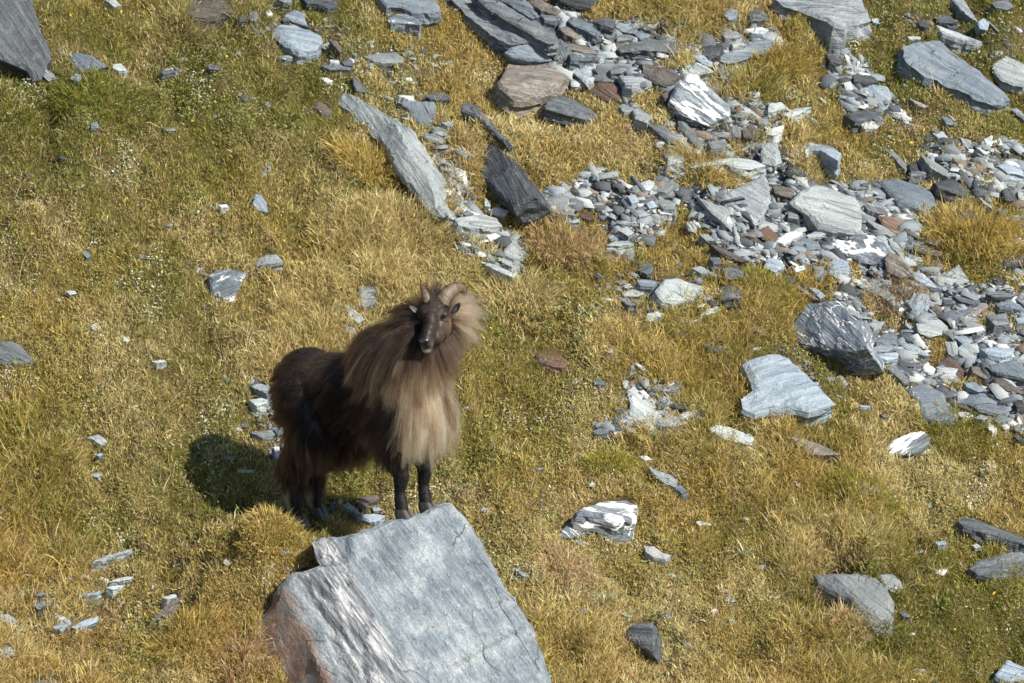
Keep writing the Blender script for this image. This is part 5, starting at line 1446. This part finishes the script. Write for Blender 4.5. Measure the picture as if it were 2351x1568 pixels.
Vq = np.stack([rt - sdq, rt + sdq, rt + dr * g.uniform(0.018, 0.05, (nq, 1))], 1).reshape(-1, 3)
turf_o = tri_mesh('turf', Vq, np.arange(nq * 3).reshape(-1, 3), M_GRASS, np.repeat(np.clip(qc, 0.01, 0.8), 3, 0))
tag(turf_o, 'very short turf filling the gaps between taller grass', 'turf', kind='stuff')

# long pale stalks standing out of the turf
ns = 2600
su, sv = g.uniform(-250, 2600, ns), g.uniform(-200, 1750, ns)
kp = free(su, sv) & (g.uniform(0, 1, ns) > scree_at(su, sv)) & (fbm(su / 210, sv / 210, 95, 3) > 0.42)
sx, sy = u_to_ground(su[kp], sv[kp]); ns = len(sx)
root = np.stack([sx, sy, gz(sx, sy)], 1)
Vs, Fs, Cs = blades(root, nrm(np.array([0.12, -0.12, 1])[None] + g.normal(0, 0.5, (ns, 3))), g.uniform(0.10, 0.24, ns), g.uniform(0.0012, 0.0020, ns), g.uniform(0.2, 1.3, ns),
                    np.array([0.68, 0.55, 0.32])[None] * g.uniform(0.7, 1.15, (ns, 1)), g)
stalks = tri_mesh('dry_stalks', Vs, Fs, M_GRASS, Cs); tag(stalks, 'long thin dry stalks bending out of the turf', 'stalks', kind='stuff')

# low leafy plants: tiny leaves in patches, some silvery, some dark green, some brown
nl = 190000
lu, lv = g.uniform(-250, 2600, nl), g.uniform(-200, 1750, nl)
pch = fbm(lu / 150, lv / 120, 97, 4)
kp = free(lu, lv) & (g.uniform(0, 1, nl) > scree_at(lu, lv) * 0.93) & (g.uniform(0, 1, nl) < 0.12 + 0.95 * sstep(0.46, 0.60, pch))
lu, lv = lu[kp], lv[kp]; lx, ly = u_to_ground(lu, lv); nl = len(lx)
silver = fbm(lu / 70 + 5, lv / 60, 98, 3) + g.normal(0, 0.05, nl)
brown = fbm(lu / 110, lv / 90 + 9, 99, 3) + g.normal(0, 0.05, nl)
lc = mixc(np.repeat(np.array([[0.19, 0.21, 0.065]]), nl, 0), np.repeat(np.array([[0.40, 0.42, 0.33]]), nl, 0), sstep(0.60, 0.72, silver))
lc = mixc(lc, np.repeat(np.array([[0.22, 0.15, 0.10]]), nl, 0), sstep(0.55, 0.66, brown) * 0.85)
lc *= g.uniform(0.6, 1.35, (nl, 1))
yel = g.uniform(0, 1, nl) < 0.006
lc[yel] = (0.62, 0.42, 0.03)
hh = g.uniform(0.005, 0.055, nl)
cen = np.stack([lx, ly, gz(lx, ly) + hh], 1)
up = nrm(np.array([0.1, -0.45, 0.85])[None] + g.normal(0, 0.45, (nl, 3)))
e1 = nrm(np.cross(up, g.normal(0, 1, (nl, 3)))); e2 = np.cross(up, e1)
ls = g.uniform(0.0035, 0.0085, nl)[:, None]; ls[yel] *= 1.3
Vl = np.stack([cen - e1 * ls * 1.3, cen - e2 * ls * 0.6, cen + e1 * ls * 1.3, cen + e2 * ls * 0.6], 1).reshape(-1, 3)
Fl = (np.arange(nl)[:, None, None] * 4 + np.array([(0, 1, 2), (0, 2, 3)])[None]).reshape(-1, 3)
herbs = tri_mesh('ground_cover_leaves', Vl, Fl, M_LEAF, np.repeat(lc, 4, 0))
tag(herbs, 'tiny silvery, green and brown leaves of mat plants with yellow specks', 'ground cover', kind='stuff')

# ------------------------------------------------------------------ the tussocks one can tell apart
TUSS = [(1622, 405, 0.23, 0.16, gold * 0.9, 'golden dome of grass among the pale rock shelves'),
        (2245, 545, 0.28, 0.20, gold * 0.95, 'big drooping golden tussock beside the scree'),
        (1395, 1075, 0.13, 0.13, olive * 1.15, 'olive tussock in turf downhill of a long cracked slab'),
        (1315, 570, 0.26, 0.13, tan * 0.9, 'tan matted tussock beside a flat speckled slab'),
        (930, 545, 0.30, 0.14, straw * 0.85, 'wide straw-coloured tussock at the foot of the long streaked slab'),
        (1190, 700, 0.22, 0.15, straw * 0.9, "pale tussock just behind the tahr's head"),
        (850, 380, 0.22, 0.14, gold, 'golden tussock against the side of the long streaked slab'),
        (240, 245, 0.30, 0.12, green * 1.1, 'dark green tussock with a small blue stone below it'),
        (440, 1460, 0.24, 0.13, gold * 0.95, 'golden green tussock downhill of a slanting dark ledge'),
        (640, 1225, 0.21, 0.085, gold, "bright golden grass at the tahr's hind feet"),
        (780, 1222, 0.10, 0.08, gold, 'short golden tuft against the top of the big pale boulder'),
        (1500, 20, 0.16, 0.15, olive, 'olive tussock hanging over the head of the scree'),
        (1790, 140, 0.17, 0.12, gold * 0.8, 'brownish green tussock beside the long blue-grey slab'),
        (1960, 1120, 0.24, 0.14, olive * 1.1, 'low olive tussock downhill of the wood-like ridged stone'),
        (2060, 690, 0.16, 0.12, tan * 0.8, 'brown tuft growing inside the scree'),
        (1760, 660, 0.16, 0.11, olive, 'dark olive tuft touching a blue-black block'),
        (2200, 1000, 0.22, 0.14, olive * 0.9, 'dark olive grass tuft at the lower edge of the scree'),
        (1300, 1310, 0.16, 0.13, tan, 'tan tussock beside the upper end of the big pale boulder'),
        (560, 1530, 0.16, 0.16, tan, 'long tan grass hanging beside the rusty side of the boulder'),
        (1950, 1440, 0.10, 0.14, tan * 1.05, 'wiry tan tuft under the boomerang-shaped slab'),
        (1880, 640, 0.10, 0.10, gold * 0.9, 'small golden tuft uphill of the quartz-capped boulder'),
        (2290, 1330, 0.20, 0.11, olive, 'olive tuft downhill of the wide dark slab')]
for (u_, v_, rad_, len_, c_, lb) in TUSS:
    n = int(900 * (rad_ / 0.2) ** 1.3)
    P0 = on_ground(u_, v_)
    a = g.uniform(0, 2 * math.pi, n); rr = np.sqrt(g.uniform(0, 1, n)) * rad_
    bx, by = P0[0] + rr * np.cos(a), P0[1] + rr * np.sin(a) * 0.55
    dome = 0.30 * len_ * (1 - (rr / rad_) ** 2)
    root = np.stack([bx, by, gz(bx, by) + dome - 0.01], 1)
    out = np.stack([np.cos(a), np.sin(a), np.zeros(n)], 1) * (rr / rad_)[:, None]
    dirn = nrm(np.array([0.05, -0.2, 1.0])[None] + out * 0.9 + g.normal(0, 0.25, (n, 3)))
    col = c_[None] * g.uniform(0.6, 1.4, (n, 1)) * (1 + g.normal(0, 0.06, (n, 3)))
    Vt, Ft, Ct = blades(root - P0, dirn, len_ * g.uniform(0.5, 1.15, n), g.uniform(0.0014, 0.0026, n), g.uniform(0.3, 1.2, n), np.clip(col, 0.01, 0.8), g)
    o = tri_mesh('grass_tussock', Vt, Ft, M_GRASS, Ct); o.location = P0
    tag(o, lb, 'tussock', 'grass tussocks')

# ------------------------------------------------------------------ spiky rosette plants: each leaf a part
M_SPEAR = plain('spear_leaf', (0.30, 0.34, 0.22), 0.5)
SP = [(2088, 165, 0.17, 'pale spiky rosette plant at the edge of the large smooth blue slab'), (1708, 1272, 0.15, 'spiky green rosette plant in turf downhill of the whitish pitted stone'),
      (1388, 1384, 0.13, 'spiky rosette plant between the big pale boulder and the black upright slab'), (52, 1372, 0.14, 'spiky green rosette plant on a grassy bank without stones'),
      (1350, 715, 0.12, 'dark leafy sprig with small white flower heads in dry grass')]
lf = bpy.data.meshes.new('leaf')
lv_ = []; lfc = []
for k_, t_ in enumerate((0.0, 0.25, 0.5, 0.75, 0.92)):
    w_ = 0.026 * (0.75 + 0.6 * t_) * (1 - t_ ** 3); z_ = t_ * (1 - 0.38 * t_); x_ = 0.42 * t_ ** 1.7
    lv_ += [(x_, -w_, z_ + 0.006), (x_, 0, z_ - 0.004), (x_, w_, z_ + 0.006)]
lv_.append((0.42, 0, 0.64))
for k_ in range(4):
    b_ = k_ * 3; lfc += [(b_, b_ + 1, b_ + 4, b_ + 3), (b_ + 1, b_ + 2, b_ + 5, b_ + 4)]
lfc += [(12, 13, 15), (13, 14, 15)]
lf.from_pydata(lv_, [], lfc); lf.materials.append(M_SPEAR)
for (u_, v_, sz, lb) in SP:
    P0 = on_ground(u_, v_ + 10)
    e = empty('rosette_plant', P0 + GN * 0.01); tag(e, lb, 'plant', 'spiky rosette plants')
    for k_ in range(17):
        o = bpy.data.objects.new('leaf', lf); COL.objects.link(o); o.parent = e
        o.rotation_euler = (g.uniform(-.15, .15), g.uniform(0.1, 1.05), k_ * 2.399 + g.uniform(-.2, .2))
        sc_ = sz * g.uniform(0.75, 1.25); o.scale = (sc_, sc_, sc_)
